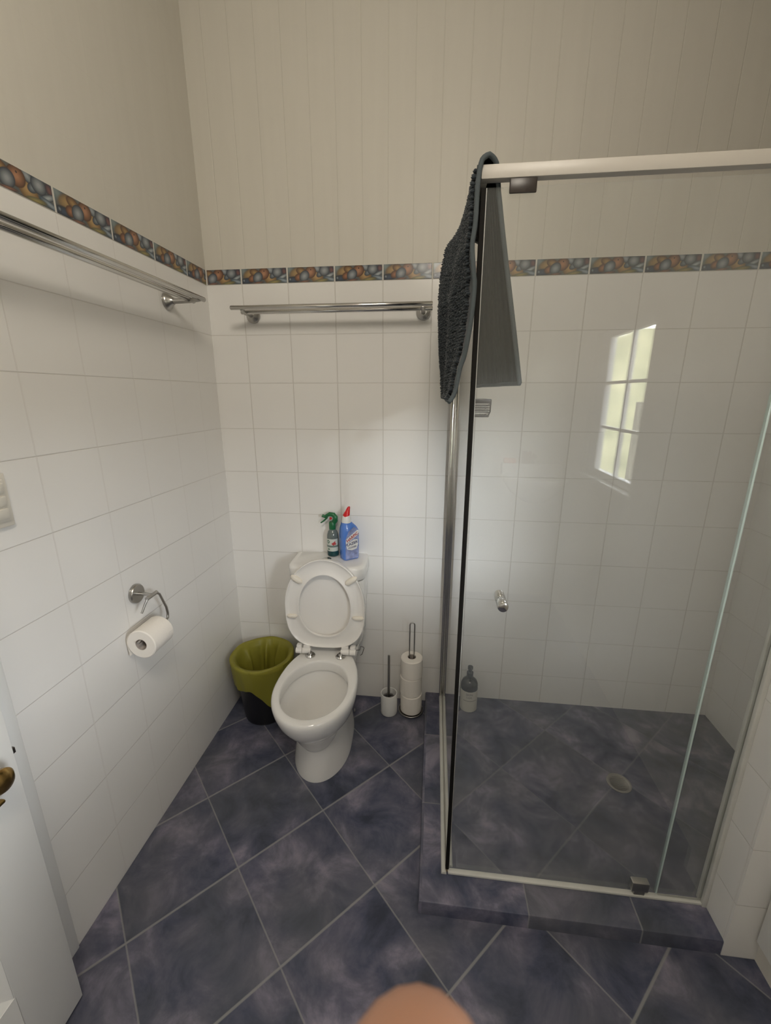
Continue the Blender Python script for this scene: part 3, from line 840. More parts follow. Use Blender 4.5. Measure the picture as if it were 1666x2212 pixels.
finish('label_spot', bm, M_LABELG, spx)
bm = bmesh.new()
for da, z, r in ((0.25, 0.063, 0.0045), (0.48, 0.066, 0.005), (0.70, 0.062, 0.0045), (0.40, 0.059, 0.004), (0.62, 0.071, 0.0035)):
    wrapdisc(bm, 0.02615, fa + da, z, 0.0004, r, 14)
finish('label_berries', bm, M_REDINK, spx)
bm = bmesh.new()
lathe(bm, [(0.0142, 0.126), (0.0148, 0.128), (0.0148, 0.156), (0.0125, 0.160)], 28)
finish('collar', bm, M_GREEN, spx)
bm = bmesh.new()
tube(bm, [(0.006, 0, 0.155), (0.014, 0, 0.168), (0.015, 0, 0.182), (0.006, 0, 0.193), (-0.010, 0, 0.195), (-0.024, 0, 0.187), (-0.034, 0, 0.179)], [0.011, 0.0115, 0.011, 0.0105, 0.0095, 0.0075, 0.006], 14)
tube(bm, [(-0.030, 0, 0.181), (-0.044, 0, 0.186)], [0.006, 0.0075], 12)
finish('spray_head', bm, M_GREEN, spx)
bm = bmesh.new(); tube(bm, [(-0.022, 0, 0.180), (-0.030, 0, 0.170), (-0.040, 0, 0.160), (-0.052, 0, 0.152)], [0.005, 0.004, 0.0035, 0.003], 10)
finish('trigger', bm, M_GREEN, spx)
bm = bmesh.new(); tube(bm, [(-0.004, -0.006, 0.178), (-0.004, -0.0105, 0.176)], 0.005, 10); finish('lock_button', bm, M_RED, spx)

# toilet cleaner
har = thing('cleaner_bottle', 'blue toilet cleaner bottle with red cap on the toilet cistern', 'bottle', (0.606, -0.066, ZT), math.radians(38))
har.scale = (1.0, 1.0, 0.925)
def oct_out(hx_, hy_, c, z, sx=0.0):
    return [(hx_ + sx, -hy_ + c, z), (hx_ + sx, hy_ - c, z), (hx_ - c + sx, hy_, z), (-hx_ + c + sx, hy_, z), (-hx_ + sx, hy_ - c, z), (-hx_ + sx, -hy_ + c, z), (-hx_ + c + sx, -hy_, z), (hx_ - c + sx, -hy_, z)]
bm = bmesh.new()
rs = [oct_out(0.036, 0.024, 0.006, 0.0), oct_out(0.039, 0.0265, 0.007, 0.004), oct_out(0.040, 0.027, 0.007, 0.06), oct_out(0.041, 0.027, 0.007, 0.12),
      oct_out(0.040, 0.026, 0.008, 0.150), oct_out(0.035, 0.024, 0.009, 0.168, -0.004), oct_out(0.026, 0.021, 0.009, 0.184, -0.009), oct_out(0.021, 0.0185, 0.008, 0.192, -0.012)]
rings(bm, rs, True, True, True)
bmesh.ops.bevel(bm, geom=[e for e in bm.edges], offset=0.0018, segments=2, affect='EDGES')
finish('bottle_body', bm, M_BLUE, har, angle=50)
bm = bmesh.new()
Mt = Matrix.Rotation(math.radians(-8), 3, 'Y')
lathe(bm, [(0.021, 0.190), (0.0215, 0.194), (0.019, 0.212), (0.0155, 0.226), (0.014, 0.229)], 28, (-0.012, 0, 0))
finish('neck_collar', bm, M_WHITEPL, har)
bm = bmesh.new()
rs = []
for k, (r, x, z) in enumerate(((0.0165, -0.012, 0.225), (0.0160, -0.011, 0.232), (0.0130, -0.007, 0.243), (0.0105, -0.004, 0.250), (0.0095, -0.003, 0.254), (0.0080, 0.000, 0.262), (0.0050, 0.002, 0.268))):
    rs.append([(x + r * math.cos(2 * PI * i / 24), r * math.sin(2 * PI * i / 24), z + 0.22 * r * math.cos(2 * PI * i / 24)) for i in range(24)])
rings(bm, rs, True, True, True); finish('cap', bm, M_RED, har)
# front label: the broad -y face of the bottle
yl = -0.0282
bm = bmesh.new()
pts = [(-0.033, 0.006), (0.033, 0.006), (0.0345, 0.145), (0.028, 0.160), (0.010, 0.170), (-0.016, 0.150), (-0.033, 0.110)]
rings(bm, [[(x, yl + 0.0005, z) for x, z in pts], [(x, yl, z) for x, z in pts]], True, True, True)
finish('front_label', bm, M_LILAC, har)
def flat(bm, pts, y): rings(bm, [[(x, y + 0.0004, z) for x, z in pts], [(x, y, z) for x, z in pts]], True, True, True)
bm = bmesh.new(); flat(bm, [(-0.031, 0.098), (-0.030, 0.086), (0.033, 0.128), (0.034, 0.150), (0.028, 0.152), (-0.026, 0.115)], yl - 0.0004)
flat(bm, [(-0.024 + 0, 0.058), (0.0, 0.050), (0.024, 0.056), (0.031, 0.078), (0.029, 0.104), (0.010, 0.106), (-0.018, 0.092), (-0.029, 0.076)], yl - 0.0003)
finish('label_banner', bm, M_WHITEPL, har)
ang = math.radians(33)
Mtx = lambda x, z, a, y=yl - 0.0012: Matrix.Translation((x, y, z)) @ Matrix.Rotation(PI / 2, 4, 'X') @ Matrix.Rotation(a, 4, 'Z')
text_mesh('HARPIC', 0.0200, M_REDINK, 'brand_lettering', har, Mtx(0.002, 0.1185, ang), shear=0.1, offset=0.0004)
text_mesh('LAZER', 0.0190, M_NAVY, 'label_lettering', har, Mtx(0.001, 0.086, math.radians(12)), shear=0.1, offset=0.0002)
text_mesh('POWER', 0.0125, M_NAVY, 'label_lettering', har, Mtx(0.002, 0.066, math.radians(8)))

# ------------------------------------------------------------------ waste bin with a yellow-green liner
BX, BY = 0.183, -0.168
binr = thing('waste_bin', 'black round waste bin in the corner under a yellow-green liner', 'bin', (BX, BY, 0.0))
bm = bmesh.new()
lathe(bm, [(0.098, 0.0), (0.102, 0.004), (0.104, 0.012), (0.135, 0.318), (0.139, 0.322), (0.139, 0.328), (0.134, 0.330), (0.131, 0.322), (0.101, 0.014)], 48, cap1=True)
finish('bin_body', bm, M_BLACK, binr)
m, nt, b = newmat('liner_film')
b.inputs['Base Color'].default_value = (0.40, 0.375, 0.055, 1); b.inputs['Roughness'].default_value = 0.38
tl = nt.nodes.new('ShaderNodeBsdfTranslucent'); tl.inputs[0].default_value = (0.46, 0.43, 0.05, 1)
mx = nt.nodes.new('ShaderNodeMixShader'); mx.inputs[0].default_value = 0.38
nt.links.new(b.outputs[0], mx.inputs[1]); nt.links.new(tl.outputs[0], mx.inputs[2])
nt.links.new(mx.outputs[0], nt.nodes['Material Output'].inputs['Surface'])
nz = nt.nodes.new('ShaderNodeTexNoise'); nz.inputs['Scale'].default_value = 18; nz.inputs['Detail'].default_value = 4
tcn = nt.nodes.new('ShaderNodeTexCoord'); mpn = nt.nodes.new('ShaderNodeMapping'); mpn.inputs['Scale'].default_value = (1, 1, 0.3)
nt.links.new(tcn.outputs['Object'], mpn.inputs['Vector']); nt.links.new(mpn.outputs[0], nz.inputs['Vector'])
bpn = nt.nodes.new('ShaderNodeBump'); bpn.inputs['Strength'].default_value = 0.8; bpn.inputs['Distance'].default_value = 0.004
nt.links.new(nz.outputs['Fac'], bpn.inputs['Height']); nt.links.new(bpn.outputs['Normal'], b.inputs['Normal'])
M_LINER = m
bm = bmesh.new()
n = 128
def wob(a, z, s=1.0): return noise.noise(Vector((math.cos(a) * 2.2, math.sin(a) * 2.2, z * 7.0 + 3.1))) * s
rs = []
# outer skirt from its ragged hem up to the rim, then down inside
def hem(a):
    d = math.atan2(math.sin(a + 0.55), math.cos(a + 0.55))     # lowest towards the toilet, at the front right
    return 0.205 - 0.105 * math.exp(-(d / 0.70) ** 2) + 0.016 * math.sin(3 * a + 0.6) + 0.008 * math.sin(7 * a)
for t in (0.0, 0.15, 0.35, 0.55, 0.75, 0.9, 1.0):
    ring = []
    for i in range(n):
        a = 2 * PI * i / n
        z = hem(a) * (1 - t) + 0.332 * t
        base = 0.100 + (z / 0.328) * 0.044 + 0.0075
        r = base + 0.006 * (1 - t) * (0.5 + wob(a, z, 1.0)) + 0.0022 * math.sin(17 * a + 5 * z)*(1 - t)
        ring.append((r * math.cos(a), r * math.sin(a), z))
    rs.append(ring)
rs.append([((0.1460 + 0.002 * math.sin(6 * PI * i / n)) * math.cos(2 * PI * i / n), (0.1460 + 0.002 * math.sin(6 * PI * i / n)) * math.sin(2 * PI * i / n), 0.3365 + 0.003 * math.sin(10 * PI * i / n)) for i in range(n)])
for t in (0.0, 0.12, 0.3, 0.5, 0.7, 0.85, 1.0):
    ring = []
    for i in range(n):
        a = 2 * PI * i / n
        z = 0.331 * (1 - t) + 0.045 * t
        inward = 0.004 + 0.050 * math.sin(PI * min(1.0, t * 1.15)) ** 1.5 * max(0.0, noise.noise(Vector((math.cos(a) * 1.6, math.sin(a) * 1.6, 4.2))) + 0.18)
        # one deep pleat standing in from the back left
        d = math.atan2(math.sin(a - 1.80), math.cos(a - 1.80))
        inward += 0.075 * math.exp(-(d / 0.11) ** 2) * min(1.0, t * 2.6)
        for pa, pw, pq in ((0.35, 0.08, 0.022), (2.6, 0.10, 0.026), (3.6, 0.13, 0.030), (-0.5, 0.09, 0.020), (1.2, 0.06, 0.018), (4.3, 0.08, 0.018)):
            dd = math.atan2(math.sin(a - pa - 0.25 * t), math.cos(a - pa - 0.25 * t))
            inward += pq * math.exp(-(dd / pw) ** 2) * min(1.0, t * 3.0)
        r = (0.133 - t * 0.05) - inward * (1 - 0.3 * t) + 0.004 * math.sin(11 * a + 9 * t) * t
        ring.append((r * math.cos(a), r * math.sin(a), z))
    rs.append(ring)
rs.append([(0.03 * math.cos(2 * PI * i / n), 0.03 * math.sin(2 * PI * i / n), 0.035) for i in range(n)])
rings(bm, rs, True, False, True)
lin = finish('bin_liner', bm, M_LINER, None, angle=75, loc=(BX, BY, 0.0))
tag(lin, 'yellow-green plastic bag lining the black bin, folded over its rim', 'bin bag')

# ------------------------------------------------------------------ toilet brush
hb = thing('brush_holder', 'white ceramic toilet-brush holder on the floor by the back wall', 'brush holder', (0.799, -0.103, 0.0))
bm = bmesh.new()
lathe(bm, [(0.037, 0.0), (0.0405, 0.003), (0.0415, 0.009), (0.0415, 0.112), (0.0405, 0.1155), (0.0385, 0.1165), (0.0365, 0.115), (0.0360, 0.110), (0.0360, 0.010)], 40)
finish('cup', bm, M_CERAMIC_MATT, hb)
br = thing('toilet_brush', 'steel-handled toilet brush standing in the white ceramic holder', 'toilet brush', (0.797, -0.100, 0.0115))
bm = bmesh.new(); tube(bm, [(0, 0, 0.072), (0, 0, 0.14), (0.0005, 0, 0.312), (0.0005, 0, 0.316)], [0.0066, 0.0062, 0.0062, 0.0045], 14); finish('handle', bm, M_STEEL, br)
bm = bmesh.new()
for k in range(15):
    for i in range(26):
        a = 2 * PI * (i + 0.5 * (k % 2)) / 26; z = 0.004 + 0.005 * k
        tube(bm, [(0.003 * math.cos(a), 0.003 * math.sin(a), z), (0.029 * math.cos(a), 0.029 * math.sin(a), z + 0.003)], 0.0009, 4)
tube(bm, [(0, 0, 0.0), (0, 0, 0.080)], 0.006, 10)
bri = finish('bristles', bm, M_BLACK, br)

# ------------------------------------------------------------------ spare-roll stand
RX, RY = 0.908, -0.082
stn = thing('roll_stand', 'chrome wire stand holding three spare toilet rolls beside the shower', 'toilet roll stand', (RX, RY, 0.0))
bm = bmesh.new()
lathe(bm, [(0.060, 0.0015), (0.0605, 0.0015)], 8) if False else None
ringp = [Vector((0.0610 * math.cos(2 * PI * i / 48), 0.0610 * math.sin(2 * PI * i / 48), 0.011)) for i in range(48)]
rs = []
for i in range(48):
    a = 2 * PI * i / 48; d = Vector((math.cos(a), math.sin(a), 0))
    rs.append([ringp[i] + 0.0028 * (math.cos(2 * PI * k / 10) * d + math.sin(2 * PI * k / 10) * Vector((0, 0, 1))) for k in range(10)])
rings(bm, rs + [rs[0]], True, False, False)
bmesh.ops.remove_doubles(bm, verts=bm.verts, dist=1e-6)
finish('base_ring', bm, M_STEEL, stn)
bm = bmesh.new(); lathe(bm, [(0.050, 0.0), (0.055, 0.0005), (0.0565, 0.004), (0.0565, 0.009), (0.048, 0.0105)], 40); finish('base_plate', bm, M_DARKSTEEL, stn)
bm = bmesh.new()
hw = 0.0115
pts = [(-hw, 0, 0.006), (-hw, 0, 0.20), (-hw, 0, 0.478)] + arc((0, 0, 0.488), hw, PI, 0, 12, (1, 0, 0), (0, 0, 1)) + [(hw, 0, 0.478), (hw, 0, 0.20), (hw, 0, 0.006)]
tube(bm, pts, 0.0032, 10); finish('handle_loop', bm, M_STEEL, stn)
def spare_roll():
    t = thing('toilet_roll', '', 'toilet roll', (RX, RY, 0.0), 0, 'toilet rolls')
    bm = bmesh.new(); rc, ro, hh = 0.0205, 0.0535, 0.1005
    lathe(bm, [(rc, 0.0), (ro - 0.004, 0.0), (ro, 0.004), (ro + 0.0006, hh / 2), (ro, hh - 0.004), (ro - 0.004, hh), (rc, hh)], 56, cap0=False, cap1=False)
    finish('paper', bm, M_PAPER, t)
    bm = bmesh.new(); lathe(bm, [(rc, 0.001), (rc, hh - 0.001), (rc - 0.0013, hh - 0.001), (rc - 0.0013, 0.001), (rc, 0.001)], 32, cap0=False, cap1=False)
    finish('cardboard_core', bm, M_CARD, t)
    return t
r0 = spare_roll()
lbls = ('white toilet roll at the bottom of the wire stand', 'white toilet roll in the middle of the wire stand', 'white toilet roll topmost on the wire stand')
for k in range(3):
    if k == 0: t = r0
    else:
        t = r0.copy(); COL.objects.link(t)
        for ch in list(r0.children):
            c = ch.copy(); COL.objects.link(c); c.parent = t
    t.location = (RX + (0.0012, -0.0020, 0.0006)[k], RY + (0.001, 0.002, 0.0)[k], 0.0110 + 0.1012 * k)
    t['label'] = lbls[k]

# ------------------------------------------------------------------ shower enclosure
GY, GX = -0.858, 1.070
ZB, ZTG = 0.070, 1.960
enc = thing('shower_enclosure', 'frameless glass shower screen with hinged door on the dark tiled kerb', 'shower screen', (0, 0, 0))
def pane(name, lo, hi, parent): 
    bm = bmesh.new(); box(bm, lo, hi); return finish(name, bm, M_GLASS, parent)
pane('side_pane', (GX - 0.004, GY + 0.012, 0.062), (GX + 0.004, -0.004, 1.975), enc)
pane('fixed_pane', (1.7135, GY - 0.004, 0.062), (NX - 0.001, GY + 0.004, 1.974), enc)
drr = pane('glass_door', (1.0766, GY - 0.004, ZB), (1.7045, GY + 0.004, ZTG), enc)
bm = bmesh.new(); box(bm, (1.0640, GY - 0.006, ZB - 0.004), (1.0745, GY + 0.006, ZTG), 0.001); finish('edge_seal', bm, M_SEAL, drr)
bm = bmesh.new(); box(bm, (1.0746, GY - 0.0045, ZB), (1.0764, GY + 0.0045, ZTG), 0.0006); finish('edge_strip', bm, M_CLEAR_EDGE, drr)
bm = bmesh.new(); box(bm, (1.7046, GY - 0.0048, ZB), (1.7092, GY + 0.0048, ZTG), 0.0008); finish('polished_edge', bm, M_EDGE, drr)
bm = bmesh.new()
Mn = Matrix.Rotation(PI / 2, 3, 'X')
lathe(bm, [(0.0105, -0.036), (0.0138, -0.033), (0.0138, -0.007), (0.0120, -0.004), (0.0120, 0.004), (0.0138, 0.007), (0.0142, 0.036), (0.0128, 0.041), (0.0085, 0.043)], 28, (1.171, GY, 1.030), M=Mn)
finish('door_knob', bm, M_CHROME, drr)
bm = bmesh.new(); box(bm, (1.631, GY - 0.011, 0.074), (1.682, GY + 0.011, 0.110), 0.004); box(bm, (1.640, GY - 0.010, 0.061), (1.672, GY + 0.010, 0.076), 0.002); finish('pivot_hinge', bm, M_DARKSTEEL if False else M_STEEL, drr)
bm = bmesh.new(); box(bm, (1.0630, GY - 0.011, 1.9735), (NX, GY + 0.011, 1.9985), 0.0012)
hd = finish('header_rail', bm, M_HEADER, enc)
bm = bmesh.new(); box(bm, (1.1205, GY - 0.0105, 1.9460), (1.1750, GY - 0.0050, 1.9736), 0.0025)
finish('stop_bracket', bm, M_DARKPL, hd)
bm = bmesh.new(); box(bm, (GX - 0.007, GY + 0.012, 1.9735), (GX + 0.007, -0.001, 1.9985), 0.0015); finish('side_rail', bm, M_HEADER, enc)
# white sill beads
def bead(p0, p1, r, flatten=1.0):
    bm = bmesh.new(); tube(bm, [p0, p1], r, 12)
    for v in bm.verts: v.co.z = kz + max(0.0, (v.co.z - kz)) * flatten
    return bm
finish('sill_bead', bead((1.0590, -0.870, kz), (1.0590, -0.002, kz), 0.0085), M_SILICONE, enc)
finish('sill_bead', bead((1.0800, -0.846, kz), (1.0800, -0.002, kz), 0.0080), M_SILICONE, enc)
bm = bmesh.new(); box(bm, (1.0660, -0.862, kz), (1.0735, -0.002, kz + 0.0065)); finish('grimy_joint', bm, M_GRIME, enc)
bm = bmesh.new(); box(bm, (1.0720, -0.870, kz), (NX - 0.002, -0.854, kz + 0.009), 0.002); finish('door_sill', bm, M_SILICONE, enc)
bm = bmesh.new()
box(bm, (1.050, -0.028, kz), (1.062, -0.0005, 1.973), 0.001); box(bm, (1.062, -0.010, kz), (1.078, -0.0005, 1.973)); box(bm, (1.078, -0.028, kz), (1.090, -0.0005, 1.973), 0.001)
finish('wall_channel', bm, M_CHROME, enc)
bm = bmesh.new(); box(bm, (NX - 0.013, GY - 0.016, kz), (NX - 0.0005, GY - 0.005, 1.973), 0.001); box(bm, (NX - 0.013, GY + 0.005, kz), (NX - 0.0005, GY + 0.016, 1.973), 0.001)
finish('nib_channel', bm, M_SILICONE, enc)

# ------------------------------------------------------------------ bath mat thrown over the side rail
m, nt, b = newmat('chenille')
b.inputs['Roughness'].default_value = 0.95; b.inputs['Specular IOR Level'].default_value = 0.15
b.inputs['Sheen Weight'].default_value = 0.25
tcn = nt.nodes.new('ShaderNodeTexCoord'); nz = nt.nodes.new('ShaderNodeTexNoise'); nz.inputs['Scale'].default_value = 160; nz.inputs['Detail'].default_value = 2
nt.links.new(tcn.outputs['Object'], nz.inputs['Vector'])
nt.links.new(mixc(nt, nz.outputs['Fac'], (0.015, 0.020, 0.025, 1), (0.042, 0.052, 0.060, 1)), b.inputs['Base Color'])
M_PILE = m
m, nt, b = newmat('mat_backing')
b.inputs['Roughness'].default_value = 0.85; b.inputs['Specular IOR Level'].default_value = 0.2
g = nt.nodes.new('ShaderNodeNewGeometry'); sp = nt.nodes.new('ShaderNodeSeparateXYZ'); nt.links.new(g.outputs['Position'], sp.inputs[0])
st_ = math_node(nt, 'SINE', math_node(nt, 'MULTIPLY', sp.outputs['Y'], 2 * PI / 0.030))
nt.links.new(mixc(nt, math_node(nt, 'MULTIPLY_ADD', st_, 0.25, 0.5), (0.012, 0.014, 0.014, 1), (0.022, 0.026, 0.026, 1)), b.inputs['Base Color'])
bp = nt.nodes.new('ShaderNodeBump'); bp.inputs['Strength'].default_value = 0.5; bp.inputs['Distance'].default_value = 0.004
nt.links.new(st_, bp.inputs['Height']); nt.links.new(bp.outputs['Normal'], b.inputs['Normal'])
M_BACKING = m
M_HEM = pmat('mat_hem', (0.070, 0.085, 0.093, 1), 0.9, bump=0.4, bump_scale=300)

YN, YF = -0.874, -0.400
near = [(1.016, 1.534), (1.028, 1.556), (1.037, 1.607), (1.046, 1.637), (1.056, 1.703), (1.060, 1.772), (1.057, 1.800), (1.051, 1.852), (1.055, 1.895), (1.056, 1.961), (1.060, 1.997),
        (1.066, 2.008), (1.076, 2.012), (1.086, 2.008), (1.094, 1.998), (1.101, 1.970), (1.118, 1.880), (1.138, 1.780), (1.158, 1.680), (1.178, 1.575)]
far = [(1.020, 1.540), (1.014, 1.580), (1.011, 1.617), (1.004, 1.660), (0.999, 1.710), (0.994, 1.772), (0.992, 1.820), (0.993, 1.872), (0.999, 1.935), (1.012, 1.985), (1.036, 2.004),
       (1.058, 2.010), (1.070, 2.012), (1.080, 2.008), (1.088, 1.996), (1.091, 1.970), (1.094, 1.880), (1.097, 1.780), (1.100, 1.680), (1.104, 1.577)]
def resample(P, n):
    P = [Vector(p) for p in P]
    L = [0.0]
    for a, b_ in zip(P[:-1], P[1:]): L.append(L[-1] + (b_ - a).length)
    out = []; j = 0
    for i in range(n):
        s = L[-1] * i / (n - 1)
        while j < len(P) - 2 and L[j + 1] < s: j += 1
        t = (s - L[j]) / max(1e-9, L[j + 1] - L[j])
        p0, p1, p2, p3 = P[max(j - 1, 0)], P[j], P[j + 1], P[min(j + 2, len(P) - 1)]
        out.append(0.5 * ((2 * p1) + (p2 - p0) * t + (2 * p0 - 5 * p1 + 4 * p2 - p3) * t * t + (3 * p1 - p0 - 3 * p2 + p3) * t ** 3))
    return out
# resample the legs separately so the ridge stays over the rail
NS, NT = 20, 46
def prof_pts(P): return resample(P[:13], 84)[:-1] + resample(P[12:], 68)
I_TOP = 83
pn, pf = prof_pts(near), prof_pts(far)
NP = len(pn)
def mat_pt(i, t):
    s = i / (NP - 1)
    zt = max(0.0, min(1.0, (pn[i].y - 1.78) / 0.20)) if i < I_TOP else 0.0
    e = t ** (0.75 + 1.7 * zt)
    p = pn[i] * (1 - e) + pf[i] * e
    yn = YN + (0.038 * max(0.0, min(1.0, (i - I_TOP) / 9.0)))     # inner half hangs behind the header rail
    y = yn + (YF - yn) * t
    leg = max(0.0, min(1.0, abs(s - 0.56) * 4 - 0.25))
    dx = 0.004 * leg * math.sin(t * 13 + s * 3.0) * (1 if s < 0.56 else 1.6) * min(1, t * 4)
    return Vector((p.x + dx, y, p.y))
def mat_n(i, t):
    a = mat_pt(min(i + 1, NP - 1), t) - mat_pt(max(i - 1, 0), t)
    c = mat_pt(i, min(t + 0.02, 1)) - mat_pt(i, max(t - 0.02, 0))
    nn = c.cross(a)
    return nn.normalized()
mat_r = thing('bath_mat', 'dark grey chenille bath mat draped over the side of the glass shower screen', 'bath mat', (0, 0, 0))
sgn = 1.0
tn = mat_n(10, 0.5)
sgn = 1.0 if tn.x < 0 else -1.0
bm = bmesh.new()
G0 = [[mat_pt(i, k / NT) for k in range(NT + 1)] for i in range(NP)]
G1 = [[mat_pt(i, k / NT) + mat_n(i, k / NT) * sgn * 0.004 for k in range(NT + 1)] for i in range(NP)]
V0 = [[bm.verts.new(p) for p in r] for r in G0]; V1 = [[bm.verts.new(p) for p in r] for r in G1]
for i in range(NP - 1):
    for k in range(NT):
        bm.faces.new((V0[i][k], V0[i][k + 1], V0[i + 1][k + 1], V0[i + 1][k])).material_index = 0
        bm.faces.new((V1[i][k], V1[i + 1][k], V1[i + 1][k + 1], V1[i][k + 1])).material_index = 1
for i in range(NP - 1):
    for k in (0, NT): bm.faces.new((V0[i][k], V0[i + 1][k], V1[i + 1][k], V1[i][k]))
for k in range(NT):
    for i in (0, NP - 1): bm.faces.new((V0[i][k], V0[i][k + 1], V1[i][k + 1], V1[i][k]))
finish('mat_backing', bm, [M_BACKING, M_PILE], mat_r, angle=60)
# rolled hem round the near edge and the two short ends
bm = bmesh.new()
edge = [mat_pt(i, 0.0) + Vector((0, -0.001, 0)) for i in range(NP)]
tube(bm, edge, 0.0052, 10)
for i in (0, NP - 1): tube(bm, [mat_pt(i, k / NT) for k in range(NT + 1)], 0.0050, 10)
tube(bm, [mat_pt(i, 1.0) for i in range(NP)], 0.0050, 10)
finish('hem', bm, M_HEM, mat_r, angle=70)
# chenille nubs over the outward side
bm = bmesh.new()
ico = bmesh.new(); bmesh.ops.create_icosphere(ico, subdivisions=1, radius=1.0)
iv = [v.co.copy() for v in ico.verts]; ii = [[v.index for v in f.verts] for f in ico.faces]; ico.free()
nu = 46
for i in range(1, NP - 1):
    for k in range(nu):
        t = (k + 0.5 + 0.5 * (i % 2) + random.uniform(-0.2, 0.2)) / nu
        if t > 0.99 or t < (0.02 if i < I_TOP - 8 else 0.09): continue
        nn = mat_n(i, t) * sgn
        tang = (mat_pt(min(i + 1, NP - 1), t) - mat_pt(i - 1, t)).normalized()
        lean = (nn + tang * random.uniform(-0.35, 0.35) + Vector((0, random.uniform(-0.3, 0.3), 0))).normalized()
        c = mat_pt(i, t) + nn * 0.006 + lean * 0.003
        q = lean.to_track_quat('Z', 'Y').to_matrix()
        ra, rl = 0.0033 * random.uniform(0.85, 1.15), 0.0060 * random.uniform(0.8, 1.25)
        vv = [bm.verts.new(c + q @ Vector((p.x * ra, p.y * ra, p.z * rl))) for p in iv]
        for f in ii: bm.faces.new([vv[a] for a in f])
pile = finish('chenille_pile', bm, M_PILE, mat_r, angle=180)
pile['kind'] = 'stuff'

# ------------------------------------------------------------------ wire soap basket on the side pane
bas = thing('soap_basket', 'small dark wire soap basket fixed inside the glass side pane', 'soap basket', (1.0745, -0.80, 1.52))
bm = bmesh.new()
box(bm, (0.0, -0.002, 0.0090), (0.046, 0.002, 0.0200), 0.001); box(bm, (0.044, 0.0, 0.0090), (0.047, 0.095, 0.0185), 0.001); box(bm, (0.0, 0.093, 0.0090), (0.046, 0.097, 0.0200), 0.001)
finish('rim_band', bm, M_DARKPL, bas)
bm = bmesh.new()
for z in (0.004, -0.0015, -0.007, -0.0125):
    tube(bm, [(0.0, 0.0, z), (0.044, 0.0, z), (0.045, 0.004, z), (0.045, 0.091, z), (0.044, 0.095, z), (0.0, 0.095, z)], 0.0011, 6)
tube(bm, [(0.045, -0.001, 0.018), (0.0445, 0.0, -0.010), (0.0415, 0.0, -0.018), (0.034, 0.0, -0.0205), (0.0, 0.0, -0.0205)], 0.0017, 8)
zz = [(0.032 if k % 2 else 0.0445, 0.0005, 0.008 - 0.0036 * k) for k in range(8)]
tube(bm, zz, 0.0010, 6)
finish('wire_frame', bm, M_DARKPL, bas)
bm = bmesh.new()
for k in range(9): tube(bm, [(0.002 + 0.005 * k, 0.0, -0.0205), (0.002 + 0.005 * k, 0.095, -0.0205)], 0.0011, 6)
box(bm, (0.0, -0.0015, -0.0235), (0.042, 0.0015, -0.0185), 0.0008)
finish('basket_floor', bm, M_DARKPL, bas)
bm = bmesh.new(); lathe(bm, [(0.016, 0.0), (0.015, 0.002), (0.006, 0.004)], 20, (0.0, 0.05, 0.0), M=Mx); finish('suction_cup', bm, M_DARKPL, bas)

# ------------------------------------------------------------------ pump dispenser on the shower floor
M_AMBER = pmat('dark_bottle', (0.012, 0.011, 0.011, 1), 0.12)
M_LAB2 = pmat('cream_label', (0.60, 0.58, 0.51, 1), 0.55)
M_INK = pmat('grey_ink', (0.18, 0.17, 0.16, 1), 0.6)
dis = thing('pump_dispenser', 'dark pump bottle with cream label on the shower floor behind the glass', 'soap dispenser', (1.194, -0.078, 0.0455), math.radians(6))
bm = bmesh.new()
lathe(bm, [(0.036, 0.0), (0.040, 0.003), (0.0415, 0.010), (0.0415, 0.128), (0.0405, 0.142), (0.035, 0.157), (0.024, 0.168), (0.0145, 0.173), (0.0135, 0.186)], 40); finish('bottle_body', bm, M_AMBER, dis)
bm = bmesh.new(); wrap_patch(bm, 0.0419, fa - 1.9, fa + 1.9, 0.004, 0.118, 30); finish('front_label', bm, M_LAB2, dis)
bm = bmesh.new(); lathe(bm, [(0.0152, 0.180), (0.0158, 0.182), (0.0158, 0.203), (0.013, 0.206), (0.0065, 0.207), (0.0065, 0.222)], 24)
lathe(bm, [(0.012, 0.220), (0.0125, 0.222), (0.0125, 0.234), (0.010, 0.236)], 20)
tube(bm, [(0.0, -0.004, 0.230), (-0.002, -0.020, 0.232), (-0.003, -0.034, 0.229), (-0.003, -0.039, 0.222)], [0.0062, 0.0058, 0.005, 0.0042], 12)
finish('pump', bm, M_BLACK, dis)
bm = bmesh.new(); wrap_patch(bm, 0.04215, fa - 0.85, fa + 0.75, 0.066, 0.0685, 16); finish('label_rule', bm, M_INK, dis)
def wrap_text(body, size, zc, parent, r, a0, mat, name):
    o = text_mesh(body, size, mat, name, parent, Matrix.Identity(4), extrude=0.0002)
    for v in o.data.vertices:
        x, y, z = v.co
        a = a0 + x / r
        v.co = ((r + z) * math.cos(a), (r + z) * math.sin(a), zc + y)
    return o
wrap_text('SKIN', 0.016, 0.102, dis, 0.0422, fa - 0.15, M_INK, 'label_lettering')
wrap_text('CARE', 0.012, 0.086, dis, 0.0422, fa - 0.15, M_INK, 'label_lettering')

# ------------------------------------------------------------------ shower drain
drn = thing('shower_drain', 'round metal drain grate set in the shower floor', 'drain', (1.766, -0.446, 0.045))
bm = bmesh.new(); lathe(bm, [(0.046, 0.0), (0.046, 0.0020), (0.042, 0.0032), (0.036, 0.0026), (0.034, 0.0012)], 36, cap1=True); finish('drain_rim', bm, M_STEEL, drn)
bm = bmesh.new()
for k in range(-4, 5):
    L = math.sqrt(max(0, 0.033 ** 2 - (k * 0.0072) ** 2)); box(bm, (-L, k * 0.0072 - 0.0016, 0.0012), (L, k * 0.0072 + 0.0016, 0.0030))
finish('drain_bars', bm, M_STEEL, drn)

